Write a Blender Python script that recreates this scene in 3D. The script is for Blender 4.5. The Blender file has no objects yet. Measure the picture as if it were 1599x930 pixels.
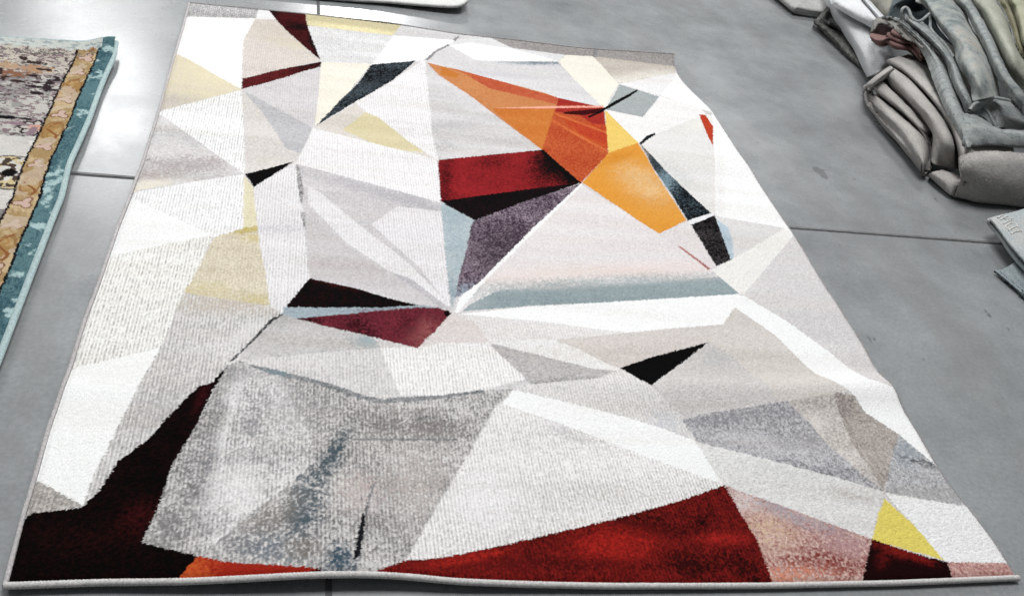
import bpy, math
import numpy as np
from mathutils import Matrix, Vector

scene = bpy.context.scene
COL = scene.collection
RNG = np.random.default_rng(11)
GAIN = 1.30                       # light level on the floor: photo white / paint white

POLYS=[[[-0.658,2.463,2.1,2.782,2.044,-0.044,-0.012,-0.047],[226,223,223],[172,169,169],0.3,{"rib":0.4,"st":0.3}],
[[-0.004,2.614,0.295,2.636,0.33,2.549,0.264,2.546,0.005,2.476],[226,223,223],[108,108,111],0.42,{"rib":0.3,"st":0.3}],
[[0.257,2.625,0.295,2.631,0.333,2.544,0.249,2.53],[236,236,237],[226,223,223],0.3,{}],
[[0.004,2.482,0.252,2.542,0.224,2.344,0.224,2.241,0.243,1.925,0.006,2.149,-0.003,2.311],[248,249,248],[226,223,223],0.12,{"st":0.2}],
[[0.003,2.16,0.244,1.935,0.01,1.712,-0.001,1.966],[217,209,201],[220,210,176],0.45,{"st":0.4,"bl":[[0.136,2.042,7.94,-0.45,-3.74,-7.04,[232,222,190],0.7],[0.017,1.784,10.47,1.37,4.06,-16.14,[190,184,182],0.7]]}],
[[0.244,1.935,0.291,1.391,0.007,1.716],[248,249,248],[172,169,169],0.16,{"rib":1,"a":0.8}],
[[0.009,1.716,0.29,1.391,-0.002,1.243,-0.001,1.398],[226,223,223],[172,169,169],0.35,{"st":0.5,"bl":[[0.126,1.412,7.52,1.1,6.99,-19.72,[168,160,158],0.75],[0.035,1.329,14.94,2.14,6.87,-35.66,[176,166,162],0.6],[0.034,1.277,13.27,2.67,13.27,-34.96,[232,226,212],0.9]]}],
[[-0.006,1.42,0.03,1.431,0.031,1.426,-0.005,1.413],[172,169,169],[108,108,111],0.5,{}],
[[0.248,2.535,0.33,2.554,0.493,2.239,0.241,2.008,0.244,1.935,0.22,2.343],[228,220,212],[196,188,184],0.35,{"rib":0.5,"st":0.5,"bl":[[0.304,2.468,10.74,-0.22,-2.09,-17.69,[205,196,184],0.6],[0.378,2.359,10.87,-0.51,-5.35,-24.26,[214,206,180],0.6]]}],
[[0.293,2.63,0.434,2.641,0.441,2.558,0.5,2.241,0.443,2.338,0.374,2.461,0.326,2.553],[84,24,26],[10,9,10],0.36,{"ns":0.1,"bl":[[0.408,2.516,19.07,-0.14,2.65,-30.17,[10,9,10],0.9],[0.471,2.376,75.22,13.78,8.72,-6.53,[10,9,10],0.8],[0.308,2.607,34.53,1.77,8.6,-30.89,[10,9,10],0.8]]}],
[[0.242,1.935,0.5,2.19,0.492,1.951,0.478,1.722],[222,218,220],[186,182,184],0.3,{"rib":0.5,"st":0.3}],
[[0.242,1.935,0.478,1.722,0.431,1.488,0.29,1.391,0.278,1.59],[226,221,217],[190,184,180],0.3,{"st":0.4}],
[[0.246,1.931,0.476,1.722,0.448,1.542,0.4,1.568,0.318,1.786],[205,204,206],[165,165,169],0.4,{"st":0.25}],
[[0.242,1.939,0.24,2.017,0.375,2.133,0.5,2.235,0.498,2.189,0.378,2.063],[104,34,36],[30,8,10],0.3,{"rib":0.3,"bl":[[0.462,2.178,14.11,1.36,23.53,-27.37,[10,9,10],0.95],[0.327,2.001,8.85,1.43,54.79,-63.93,[10,9,10],0.7]]}],
[[0.434,2.636,0.817,2.633,0.769,2.529,0.444,2.532],[214,205,168],[188,178,146],0.45,{"bl":[[0.627,2.555,4.48,-0.3,0.11,-37.18,[246,236,190],0.8]]}],
[[0.444,2.537,0.785,2.544,0.681,2.261,0.5,2.224],[236,236,237],[172,169,169],0.2,{"rib":0.4,"st":0.4}],
[[0.5,2.23,0.681,2.266,0.584,1.975,0.482,1.727,0.492,1.951],[242,238,226],[228,223,208],0.3,{"st":0.3}],
[[0.812,2.637,1.174,2.629,1.104,2.59,0.77,2.54],[225,224,225],[190,188,188],0.35,{}],
[[1.161,2.631,1.999,2.663,1.962,2.521,1.474,2.535,1.26,2.561],[182,178,176],[118,112,110],0.45,{"st":0.2}],
[[1.608,2.572,1.976,2.569,1.962,2.521,1.85,2.464,1.669,2.365,1.642,2.488],[214,206,196],[176,168,160],0.4,{"st":0.3,"bl":[[1.788,2.445,5.81,-1.21,7.91,-21.58,[238,234,226],0.8]]}],
[[0.775,2.546,1.028,2.568,0.947,2.464,0.879,2.354,0.681,2.255],[248,249,248],[236,236,237],0.3,{}],
[[1.028,2.573,1.173,2.619,1.26,2.561,1.486,2.557,1.439,2.492,1.26,2.556,1.088,2.562,0.99,2.518],[234,233,234],[205,204,206],0.35,{}],
[[0.99,2.518,1.088,2.562,1.26,2.556,1.441,2.503,1.246,2.45,1.093,2.415],[248,249,248],[236,236,237],0.2,{}],
[[0.879,2.354,0.948,2.469,0.993,2.524,1.094,2.421,1.246,2.45,1.442,2.493,1.553,2.12,1.378,2.168,1.127,2.263,0.897,2.341],[228,226,227],[196,194,197],0.3,{"st":0.35,"bl":[[1.354,2.467,7.43,-1.19,13.03,-54.01,[120,138,146],0.85],[1.226,2.32,4.32,-0.79,5.24,-42.05,[200,198,204],0.5],[1.431,2.307,6.38,-1.75,-2.01,-15.83,[212,209,208],0.5]]}],
[[1.446,2.499,1.488,2.557,1.608,2.572,1.643,2.484,1.675,2.367,1.553,2.12],[242,238,226],[236,232,220],0.3,{}],
[[1.617,2.627,1.637,2.626,1.623,2.566,1.604,2.567],[172,169,169],[108,108,111],0.6,{}],
[[0.89,2.369,0.943,2.474,0.95,2.47,0.899,2.36],[172,169,169],[108,108,111],0.5,{}],
[[0.942,2.468,0.996,2.53,0.998,2.52,0.947,2.458],[172,169,169],[108,108,111],0.5,{}],
[[1.015,2.57,1.042,2.61,1.047,2.602,1.024,2.557],[172,169,169],[108,108,111],0.5,{}],
[[0.681,2.261,0.851,2.345,0.74,2.119,0.616,1.939,0.482,1.723,0.573,1.958,0.632,2.095],[10,9,10],[112,126,136],0.12,{"ns":0.08,"a":1.0,"bl":[[0.64,2.029,12.14,3.07,37.95,-26.1,[80,92,100],0.45],[0.724,2.166,13.91,2.71,32.1,-20.04,[50,56,62],0.35]]}],
[[0.478,1.722,0.616,1.939,0.74,2.119,0.879,2.36,0.892,2.34,0.866,1.741,0.87,1.586],[243,241,242],[205,202,204],0.25,{"rib":0.8}],
[[0.478,1.722,0.618,1.93,0.651,1.871,0.786,1.69,0.87,1.586,0.709,1.628],[226,220,213],[196,190,184],0.35,{"st":0.3}],
[[0.571,1.726,0.649,1.871,0.689,1.843,0.786,1.69,0.832,1.632,0.709,1.628],[220,210,176],[206,196,156],0.35,{"st":0.3}],
[[0.888,2.351,0.897,2.341,1.05,2.057,1.24,1.73,1.066,1.663,0.87,1.586,0.866,1.741],[222,219,220],[184,181,182],0.3,{"st":0.5,"bl":[[0.927,1.838,8.91,-0.67,9.05,-26.76,[190,188,190],0.6],[0.966,1.997,10.78,-1.11,8.25,-33.51,[204,202,203],0.6],[0.891,1.686,23.52,-2.14,4.85,-23.68,[186,184,186],0.6]]}],
[[0.895,2.341,1.011,2.311,1.128,2.269,1.332,2.195,1.382,2.163,1.338,2.027,1.238,1.73,1.05,2.062,0.93,2.242],[204,142,92],[186,112,66],0.35,{"ns":0.06,"a":1.1}],
[[1.103,2.011,1.358,2.078,1.337,2.022,1.238,1.73,1.109,1.987],[192,108,46],[210,134,70],0.35,{"ns":0.06,"a":1.1}],
[[0.975,2.323,1.128,2.269,1.382,2.163,1.36,2.104,1.115,2.176,1.032,2.282],[178,74,48],[206,120,84],0.3,{"bl":[[1.022,2.302,20.14,-4.23,-9.9,-31.71,[196,110,60],0.6]]}],
[[0.95,2.322,1.014,2.271,0.995,2.232,0.938,2.244],[196,128,60],[192,108,46],0.4,{}],
[[1.382,2.163,1.555,2.126,1.509,1.902,1.482,1.754,1.331,1.527,1.238,1.73,1.338,2.027],[172,64,36],[206,112,66],0.25,{"ns":0.06,"a":1.2}],
[[1.382,2.163,1.555,2.126,1.512,1.913,1.439,2.036,1.344,2.044],[150,36,38],[178,66,40],0.2,{"ns":0.06}],
[[1.355,2.026,1.52,1.93,1.488,1.787,1.392,1.876],[198,92,44],[170,48,36],0.4,{"ns":0.03,"st":0.6}],
[[1.533,1.982,1.493,1.809,1.407,1.889,1.389,1.974],[176,50,36],[200,96,48],0.3,{}],
[[1.322,1.978,1.483,1.777,1.48,1.754,1.322,1.953],[216,126,70],[190,80,44],0.5,{}],
[[1.344,2.034,1.519,1.924,1.515,1.909,1.339,2.017],[216,126,70],[190,80,44],0.5,{}],
[[1.103,2.011,1.31,2.076,1.556,2.142,1.552,2.125,1.307,2.058],[240,180,160],[228,150,130],0.4,{}],
[[1.551,2.12,1.547,2.093,1.457,2.04,1.376,2.031,1.379,2.047],[80,14,16],[30,8,10],0.5,{}],
[[1.549,2.114,1.547,2.093,1.473,2.024,1.47,2.033],[10,9,10],[10,9,10],0.3,{}],
[[1.555,2.105,1.624,1.864,1.481,1.75],[234,204,118],[234,196,96],0.3,{}],
[[1.482,1.754,1.621,1.863,1.625,1.713,1.637,1.541,1.651,1.359,1.528,1.265,1.34,1.537],[222,158,70],[216,142,48],0.35,{"ns":0.08,"bl":[[1.565,1.577,8.96,-5.02,-8.33,-6.83,[226,190,140],0.8],[1.513,1.734,12.59,-0.39,24.05,-32.92,[206,134,44],0.7]]}],
[[0.868,1.59,1.065,1.667,1.24,1.73,1.335,1.532,1.184,1.473,1.051,1.419,0.855,1.337],[150,36,40],[74,16,20],0.22,{"ns":0.06,"bl":[[0.882,1.473,41.68,-5.83,0.09,-5.73,[64,14,18],0.75],[1.055,1.627,18.35,-1.7,8.8,-24.47,[50,14,16],0.5],[1.223,1.597,16.86,-7.74,-6.42,-5.65,[60,12,16],0.6],[1.267,1.618,10.98,6.06,9.24,-5.19,[10,9,10],1.0],[1.308,1.531,17.91,-7.01,-14.44,-25.17,[10,9,10],0.9]]}],
[[1.229,1.728,1.245,1.731,1.337,1.532,1.298,1.533],[10,9,10],[10,9,10],0.3,{}],
[[0.855,1.341,1.051,1.423,1.184,1.477,1.336,1.536,1.125,1.383,0.947,1.245],[10,9,10],[40,20,26],0.15,{"ns":0.1}],
[[0.851,1.34,0.95,1.252,0.934,1.219,0.905,1.092,0.865,0.94,0.851,0.873,0.833,0.81,0.837,0.937,0.845,1.15],[196,205,208],[150,168,176],0.4,{"ns":0.08,"bl":[[0.891,1.24,24.01,-2.5,1.75,-11.49,[160,176,184],0.6],[0.845,0.896,58.95,-5.88,1.97,-18.5,[140,156,164],0.6]]}],
[[0.948,1.252,1.125,1.387,1.337,1.532,1.125,1.23,0.93,0.948,0.866,0.882,0.85,0.873,0.865,0.94,0.905,1.092,0.935,1.223],[60,46,60],[176,160,172],0.26,{"a":1.2,"ns":0.08,"bl":[[1.002,1.108,13.4,-1.91,1.43,-10.67,[36,26,36],0.5],[0.873,0.899,24.26,6.35,32.82,-34.98,[150,160,172],0.8]]}],
[[0.478,1.718,0.87,1.594,0.855,1.333,0.431,1.484],[244,242,243],[206,203,204],0.24,{"rib":0.9}],
[[0.429,1.484,0.855,1.333,0.839,0.937,0.837,0.813,0.482,0.913,0.47,1.008,0.45,1.319],[220,216,218],[184,180,182],0.35,{"rib":0.3,"st":0.4,"bl":[[0.614,1.385,4.81,-0.74,-8.83,-25.31,[182,179,182],0.65],[0.763,1.332,10.35,-2.41,-13.07,-29.36,[178,176,180],0.7]]}],
[[0.723,1.291,0.852,1.285,0.834,0.834,0.759,1.009,0.646,1.186],[240,237,239],[204,201,204],0.3,{"rib":0.9}],
[[0.467,1.357,0.503,1.328,0.635,1.146,0.742,1.007,0.833,0.839,0.812,0.829,0.688,0.963,0.574,1.087,0.472,1.264],[240,238,239],[208,205,207],0.35,{"rib":0.7}],
[[0.467,1.175,0.548,1.102,0.631,1.008,0.808,0.826,0.603,0.892,0.482,0.913],[214,209,210],[184,179,180],0.35,{"st":0.4}],
[[0.688,0.963,0.738,0.943,0.834,0.821,0.808,0.826],[206,202,205],[170,168,172],0.4,{}],
[[0.431,1.488,0.45,1.319,0.472,1.008,0.482,0.913,0.418,0.762,0.388,0.784,0.368,0.925,0.337,1.127,0.319,1.323,0.371,1.407],[238,236,237],[198,195,197],0.25,{"rib":1,"bl":[[0.404,1.131,9.87,0.39,6.8,-46.04,[196,194,200],0.5]]}],
[[0.431,1.48,0.444,1.46,0.457,1.32,0.453,1.248,0.442,1.331],[226,223,223],[10,9,10],0.55,{}],
[[0.45,1.221,0.464,1.217,0.468,1.121,0.461,1.158],[226,223,223],[10,9,10],0.45,{}],
[[0.29,1.391,0.425,1.494,0.371,1.407,0.32,1.323],[10,9,10],[10,9,10],0.3,{}],
[[0.289,1.379,0.317,1.323,0.341,1.124,0.304,1.113],[236,230,206],[212,202,168],0.4,{}],
[[0.236,1.061,0.304,1.116,0.34,1.134,0.35,1.05,0.373,0.923,0.389,0.789,0.419,0.76,0.191,0.764,0.191,0.826],[232,223,204],[188,178,156],0.45,{"rib":0.35,"st":0.25,"bl":[[0.322,1.115,22.82,3.23,22.09,-52.95,[192,176,98],0.9],[0.341,1.073,30.67,1.84,7.87,-55.81,[206,190,130],0.6],[0.258,0.761,7.67,0.57,1.65,-41.66,[200,194,188],0.85],[0.222,0.829,13.6,1.42,3.08,-28.38,[212,200,160],0.6],[0.357,0.806,22.26,1.33,3.44,-33.31,[204,192,140],0.5]]}],
[[0.014,1.246,0.288,1.391,0.305,1.113,0.235,1.064,0.008,1.213],[250,250,250],[192,192,194],0.22,{"rib":1,"a":0.8}],
[[0.007,1.217,0.233,1.072,-0.005,0.941,-0.002,1.053,-0.006,1.124],[248,249,248],[236,236,237],0.25,{"sm":1}],
[[-0.006,0.943,0.233,1.075,0.205,0.889,0.189,0.818,0.163,0.615,-0.005,0.531,-0.01,0.698,-0.009,0.841],[246,245,241],[160,158,155],0.14,{"rib":1,"a":0.95}],
[[-0.009,0.535,0.163,0.618,0.159,0.581,0.141,0.516,0.131,0.449,0.115,0.371,0.102,0.28,0.094,0.239,0.09,0.168,-0.007,0.235,-0.013,0.378],[248,249,248],[243,244,241],0.3,{"sm":1}],
[[-0.012,0.238,0.091,0.17,-0.002,0.146],[214,208,202],[130,126,122],0.45,{"rib":0.4,"a":1}],
[[0.189,0.821,0.389,0.791,0.42,0.762,0.308,0.568,0.279,0.505,0.199,0.397,0.139,0.273,0.097,0.165,0.089,0.167,0.094,0.239,0.115,0.371,0.141,0.516,0.163,0.615],[232,229,227],[162,160,159],0.4,{"a":0.95,"rib":0.8,"st":0.2,"bl":[[0.27,0.784,8.54,0.59,1.24,-29.3,[200,190,176],0.6],[0.189,0.424,11.92,8.54,17.81,-11.73,[176,174,174],0.4],[0.35,0.685,15.99,4.72,23.0,-32.73,[236,234,234],0.5]]}],
[[0.308,0.568,0.279,0.507,0.256,0.499,0.202,0.397,0.178,0.342,0.131,0.281,0.111,0.206,0.09,0.167,0.002,0.149,-0.006,0.131,-0.0,-0.017,0.261,-0.024,0.302,0.052,0.251,0.07,0.203,0.084,0.222,0.182,0.23,0.272,0.249,0.334,0.262,0.376,0.282,0.47,0.301,0.54],[7,4,4],[40,14,13],0.08,{"ns":0.06,"a":0.7,"bl":[[0.188,0.139,19.62,11.12,18.39,-20.16,[70,18,20],0.35],[0.095,0.094,13.38,4.35,6.69,-26.55,[40,14,12],0.3],[0.266,0.465,89.85,-19.32,-12.0,-20.93,[60,14,20],0.5]]}],
[[0.302,0.052,0.353,0.037,0.514,0.02,0.536,-0.035,0.254,-0.023],[156,38,26],[164,50,34],0.16,{"ns":0.05,"bl":[[0.285,0.021,21.23,8.41,11.42,-25.63,[200,90,44],0.75]]}],
[[0.5,0.015,0.527,0.02,0.527,-0.009,0.505,-0.008],[84,18,22],[10,9,10],0.6,{}],
[[0.308,0.568,0.331,0.587,0.408,0.56,0.481,0.537,0.536,0.52,0.607,0.487,0.65,0.476,0.774,0.495,0.889,0.524,0.955,0.533,0.899,0.467,0.821,0.319,0.746,0.185,0.667,0.037,0.602,0.006,0.581,-0.035,0.536,-0.035,0.514,0.017,0.353,0.036,0.302,0.052,0.203,0.084,0.222,0.182,0.23,0.272,0.262,0.376,0.301,0.54],[222,219,217],[112,110,110],0.53,{"rib":0.6,"st":0.35,"ns":0.12,"a":1.25,"bl":[[0.372,0.433,18.89,-1.54,-1.7,-6.69,[244,243,244],0.8],[0.348,0.322,26.28,-2.59,-2.57,-8.21,[242,241,242],0.7],[0.436,0.325,25.59,-3.8,-3.14,-9.26,[238,237,238],0.45],[0.335,0.186,17.15,1.43,0.03,-12.33,[232,230,230],0.4],[0.338,0.551,12.23,-0.2,-5.06,-33.57,[150,150,150],0.5],[0.471,0.438,14.88,0.36,0.9,-17.33,[160,158,158],0.4],[0.288,0.285,43.84,-6.72,-6.81,-14.62,[120,120,124],0.5],[0.381,0.405,61.36,-11.52,-9.35,-20.0,[130,130,134],0.45],[0.73,0.393,8.89,-0.68,1.64,-37.19,[132,126,124],0.6],[0.704,0.227,15.29,-1.19,0.31,-9.63,[192,184,180],0.5],[0.536,0.303,48.85,-19.95,-8.56,-11.07,[72,86,94],0.9],[0.482,0.178,29.09,-6.9,-6.14,-12.18,[66,86,98],0.95],[0.434,0.057,14.78,-0.36,-7.02,-48.41,[130,138,146],0.55],[0.411,0.081,29.58,1.53,-1.02,-32.89,[110,128,146],0.35],[0.551,0.035,41.47,-0.48,0.32,-29.06,[64,84,98],1.0],[0.43,0.153,12.16,5.39,16.42,-19.42,[128,122,116],0.5],[0.241,0.131,28.31,-3.82,-7.64,-15.81,[128,126,126],0.6],[0.274,0.218,38.61,-0.58,-4.74,-20.73,[118,116,116],0.5],[0.378,0.074,17.73,-0.65,-9.44,-42.02,[118,120,124],0.5],[0.588,0.206,26.54,-0.8,0.56,-19.19,[205,192,190],0.5],[0.479,0.063,29.27,0.57,-0.61,-41.42,[120,112,104],0.5],[0.303,0.411,63.9,-5.84,-7.49,-22.45,[100,98,98],0.4],[0.649,0.448,11.85,-0.51,3.26,-62.97,[150,144,140],0.4]]}],
[[0.353,0.535,0.428,0.515,0.483,0.401,0.505,0.292,0.382,0.146,0.311,0.056,0.329,0.194,0.325,0.339],[236,234,233],[138,136,136],0.42,{"rib":0.6,"a":1.2,"st":0.4,"bl":[[0.374,0.405,56.74,-10.5,-8.71,-18.63,[136,136,140],0.6],[0.445,0.437,24.85,-2.13,-2.64,-13.01,[190,188,188],0.5],[0.362,0.219,33.6,2.38,0.19,-14.99,[240,238,238],0.5]]}],
[[0.576,0.36,0.803,0.369,0.803,0.363,0.576,0.354],[172,169,169],[108,108,111],0.6,{}],  # shade of a fold crease, painted as a dark yarn line
[[0.617,0.238,0.62,0.235,0.599,0.137,0.598,0.134,0.595,0.137,0.602,0.18],[172,169,169],[108,108,111],0.7,{"a":1.2}],
[[0.593,0.154,0.6,0.144,0.585,0.044,0.574,0.038],[40,46,52],[10,9,10],0.6,{}],
[[0.331,0.591,0.337,0.583,0.408,0.565,0.481,0.542,0.536,0.524,0.607,0.493,0.651,0.484,0.782,0.504,0.882,0.528,0.88,0.517,0.781,0.491,0.65,0.468,0.594,0.481,0.532,0.509,0.469,0.532,0.399,0.549],[168,169,170],[84,90,94],0.45,{"a":1.2,"bl":[[0.413,0.552,40.13,-1.83,-8.69,-58.11,[120,140,148],0.8]]}],
[[0.42,0.762,0.458,0.749,0.5,0.736,0.633,0.697,0.648,0.656,0.687,0.5,0.651,0.482,0.607,0.491,0.536,0.524,0.481,0.542,0.408,0.565,0.331,0.587,0.308,0.571,0.353,0.66,0.393,0.74],[230,227,226],[176,174,174],0.36,{"a":0.95,"rib":0.7}],
[[0.393,0.74,0.42,0.765,0.458,0.749,0.5,0.736,0.633,0.697,0.648,0.656,0.51,0.629,0.331,0.589,0.353,0.66],[214,211,210],[172,169,168],0.4,{"st":0.2,"bl":[[0.617,0.677,30.06,-3.55,-6.41,-46.78,[166,178,182],0.85],[0.419,0.738,20.62,5.53,26.88,-38.18,[170,168,168],0.5]]}],
[[0.315,0.588,0.353,0.657,0.393,0.74,0.42,0.765,0.422,0.76,0.398,0.731,0.356,0.651,0.318,0.584],[108,108,111],[10,9,10],0.6,{}],
[[0.648,0.658,0.738,0.666,0.791,0.691,0.92,0.699,0.968,0.64,0.987,0.565,0.881,0.526,0.774,0.501,0.687,0.498],[248,246,245],[196,195,194],0.22,{"rib":1,"a":0.95}],
[[0.834,0.805,0.89,0.782,0.92,0.697,0.791,0.686,0.738,0.663,0.796,0.746],[228,221,219],[204,196,194],0.35,{"st":0.3}],
[[0.482,0.913,0.597,0.883,0.68,0.85,0.766,0.827,0.652,0.808,0.499,0.793,0.424,0.785],[10,9,10],[50,14,16],0.06,{"bl":[[0.539,0.896,15.45,-2.26,-27.85,-90.22,[70,20,18],0.5]]}],
[[0.423,0.79,0.499,0.795,0.652,0.81,0.766,0.832,0.812,0.824,0.696,0.797,0.57,0.774,0.458,0.746,0.418,0.762],[178,192,200],[140,152,160],0.4,{"bl":[[0.665,0.804,10.39,-0.23,20.19,-130.46,[120,112,122],0.6]]}],
[[0.452,0.748,0.57,0.777,0.741,0.819,0.804,0.825,0.833,0.805,0.796,0.746,0.738,0.663,0.632,0.695,0.5,0.733],[122,46,58],[40,14,20],0.3,{"ns":0.06,"bl":[[0.479,0.746,25.62,-0.06,3.79,-102.87,[10,9,10],0.8],[0.592,0.735,31.76,2.92,9.44,-25.56,[30,10,14],0.5],[0.755,0.72,17.68,8.63,24.31,-19.25,[158,92,92],0.55],[0.63,0.704,54.56,-1.8,4.51,-52.42,[34,14,24],0.6],[0.725,0.754,41.38,7.02,12.63,-19.7,[60,18,26],0.4]]}],
[[0.824,0.82,0.834,0.805,0.821,0.788,0.813,0.806],[30,8,10],[10,9,10],0.6,{}],
[[1.331,1.527,1.529,1.268,1.646,1.091,1.696,0.973,1.353,0.91,1.052,0.858,0.846,0.809,0.867,0.88,0.93,0.948,1.125,1.234],[234,229,229],[210,204,204],0.3,{"st":0.25,"bl":[[1.329,1.039,2.5,-0.56,5.44,-26.77,[232,216,210],0.7],[1.275,0.974,2.45,-0.49,5.12,-26.72,[166,176,178],0.75]]}],
[[0.889,0.85,0.977,0.919,1.141,0.95,1.312,0.984,1.614,1.044,1.661,1.056,1.696,0.973,1.353,0.91,1.052,0.858,0.864,0.816],[160,173,176],[124,140,144],0.4,{"st":0.3,"bl":[[1.278,0.983,2.22,-0.46,11.03,-56.6,[206,204,203],0.55],[0.899,0.862,29.45,-3.5,2.14,-20.85,[176,184,188],0.5]]}],
[[1.334,1.528,1.336,1.52,1.128,1.224,0.933,0.942,0.851,0.809,0.843,0.811,0.864,0.877,0.927,0.95,1.122,1.237],[248,249,248],[236,236,237],0.3,{}],
[[1.528,1.265,1.657,1.356,1.67,1.117,1.645,1.087],[230,224,224],[208,202,202],0.3,{}],
[[1.573,1.205,1.582,1.206,1.646,1.097,1.636,1.089],[206,150,140],[120,60,60],0.4,{}],
[[1.553,2.12,1.679,2.362,1.834,2.298,1.989,2.229,1.992,2.179,1.708,1.942,1.624,1.864],[244,243,242],[226,224,223],0.3,{"st":0.3}],
[[1.556,2.111,1.679,2.362,1.829,2.291,1.701,2.083],[178,184,184],[150,156,157],0.4,{}],
[[1.551,2.12,1.616,2.196,1.688,2.272,1.742,2.332,1.749,2.328,1.699,2.263,1.614,2.168,1.548,2.098],[10,9,10],[10,9,10],0.3,{}],
[[1.675,2.367,1.857,2.471,1.968,2.523,1.975,2.505,1.833,2.303],[242,241,241],[222,220,220],0.25,{}],
[[1.969,2.518,1.981,2.506,1.99,2.223,1.836,2.304],[248,249,248],[236,236,237],0.1,{}],
[[1.624,1.864,1.708,1.942,1.986,2.177,2.018,2.174,1.914,1.842,1.772,1.412,1.754,1.413,1.717,1.53,1.672,1.66],[234,232,230],[214,212,210],0.3,{"st":0.3,"bl":[[1.713,1.646,8.84,-6.3,-17.18,-6.93,[206,208,206],0.5],[1.963,2.107,10.98,-1.7,16.87,-22.03,[238,236,228],0.6]]}],
[[1.97,2.509,2.043,2.247,2.029,1.815,2.026,1.545,2.027,1.281,1.999,1.363,1.767,1.4,1.914,1.842,2.026,2.198,1.99,2.223],[248,249,248],[236,236,237],0.3,{"bl":[[1.854,1.608,51.95,-18.11,0.72,-4.06,[232,230,229],0.6]]}],
[[1.96,2.166,1.987,2.172,1.988,2.071,1.929,1.905,1.936,1.987],[190,72,44],[170,50,36],0.3,{}],
[[1.628,1.87,1.644,1.782,1.675,1.669,1.719,1.53,1.759,1.414,1.655,1.356,1.647,1.514,1.627,1.718],[10,9,10],[100,122,134],0.14,{"ns":0.08,"a":1.0,"bl":[[1.654,1.606,18.63,-14.37,-19.61,-5.6,[130,152,164],0.8],[1.639,1.704,21.74,-18.66,-37.06,-8.71,[60,66,72],0.6],[1.622,1.797,54.45,0.45,15.91,-14.93,[190,180,170],0.5]]}],
[[1.656,1.36,1.761,1.422,1.765,1.407,1.66,1.331],[236,236,238],[214,214,216],0.3,{}],
[[1.659,1.334,1.765,1.407,1.758,1.353,1.732,1.151,1.669,1.113],[10,9,10],[96,90,92],0.14,{"a":1.0}],
[[1.625,1.859,1.674,1.929,1.717,1.963,1.711,1.942,1.672,1.904,1.632,1.851],[10,9,10],[40,46,52],0.4,{}],
[[1.766,1.404,2.003,1.367,1.789,1.199,1.738,1.155,1.76,1.353],[226,223,222],[200,198,198],0.3,{"st":0.3}],
[[1.764,1.384,1.788,1.343,1.78,1.276,1.744,1.159,1.733,1.158,1.758,1.353],[192,206,216],[160,178,190],0.35,{}],
[[1.646,1.091,1.74,1.159,2.003,1.367,2.027,1.281,2.004,1.293,1.705,0.971,1.693,0.973],[240,238,234],[222,220,216],0.3,{}],
[[2.021,1.332,2.027,1.281,2.008,1.004,2.008,0.8,1.99,0.624,2.001,0.577,1.93,0.617,1.873,0.743,1.797,0.866,1.702,0.968],[226,222,222],[192,189,190],0.35,{"st":0.3}],
[[0.857,0.805,1.051,0.855,1.353,0.91,1.689,0.973,1.7,0.965,1.655,0.909,1.591,0.828,1.411,0.793,1.305,0.767,1.17,0.779,1.095,0.79],[248,249,248],[236,236,237],0.2,{"sm":0.6}],
[[0.834,0.805,0.857,0.805,1.095,0.793,1.171,0.782,1.306,0.77,1.097,0.724,0.92,0.697,0.889,0.777],[238,235,234],[204,201,200],0.35,{"rib":0.6}],
[[1.08,0.72,1.306,0.77,1.412,0.795,1.592,0.831,1.658,0.912,1.574,0.696,1.52,0.746,1.239,0.621,1.184,0.656],[222,215,211],[190,184,181],0.35,{"st":0.35}],
[[0.918,0.699,1.083,0.725,1.142,0.695,1.238,0.618,1.186,0.597,1.051,0.656],[242,240,239],[214,212,210],0.35,{"rib":0.5}],
[[0.916,0.697,0.974,0.679,1.051,0.656,1.167,0.616,1.235,0.609,1.166,0.573,0.998,0.546,0.985,0.574],[210,206,205],[152,149,149],0.42,{"st":0.2,"bl":[[1.064,0.558,10.39,-1.13,10.09,-59.24,[138,136,136],0.6]]}],
[[0.955,0.529,0.998,0.548,1.167,0.575,1.237,0.615,1.301,0.551,1.354,0.449,1.372,0.377,1.29,0.405,1.207,0.455,1.069,0.498],[234,231,229],[190,187,186],0.36,{"a":0.95,"rib":0.7,"bl":[[1.308,0.439,18.33,-13.27,-14.67,-16.16,[200,202,208],0.5]]}],
[[1.3,0.553,1.377,0.616,1.52,0.746,1.576,0.696,1.631,0.52,1.359,0.472,1.327,0.509],[218,214,212],[182,179,178],0.35,{"st":0.3,"bl":[[1.523,0.682,16.49,-12.13,-14.03,-13.18,[190,190,192],0.5]]}],
[[1.656,0.912,1.739,0.799,1.789,0.633,1.84,0.565,1.793,0.549,1.63,0.518,1.575,0.699,1.52,0.746,1.591,0.828],[222,216,211],[192,187,182],0.35,{"st":0.35}],
[[1.24,0.624,1.34,0.676,1.521,0.749,1.38,0.626,1.301,0.553,1.277,0.571],[10,9,10],[10,9,10],0.3,{}],
[[1.354,0.451,1.418,0.475,1.661,0.525,1.694,0.457,1.714,0.37,1.788,0.241,1.673,0.281,1.514,0.332,1.369,0.377],[208,207,210],[118,117,121],0.47,{"a":1.25,"st":0.3,"bl":[[1.5,0.469,5.24,-1.4,8.28,-49.73,[140,139,143],0.55],[1.588,0.383,24.55,-13.86,-10.85,-51.09,[96,96,98],0.65],[1.673,0.39,24.33,4.46,14.98,-20.16,[150,148,148],0.4],[1.535,0.385,8.55,-4.05,-3.54,-44.24,[216,214,216],0.4]]}],  # grey facet; ripple shading below the fold is painted into its yarn colours
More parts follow.
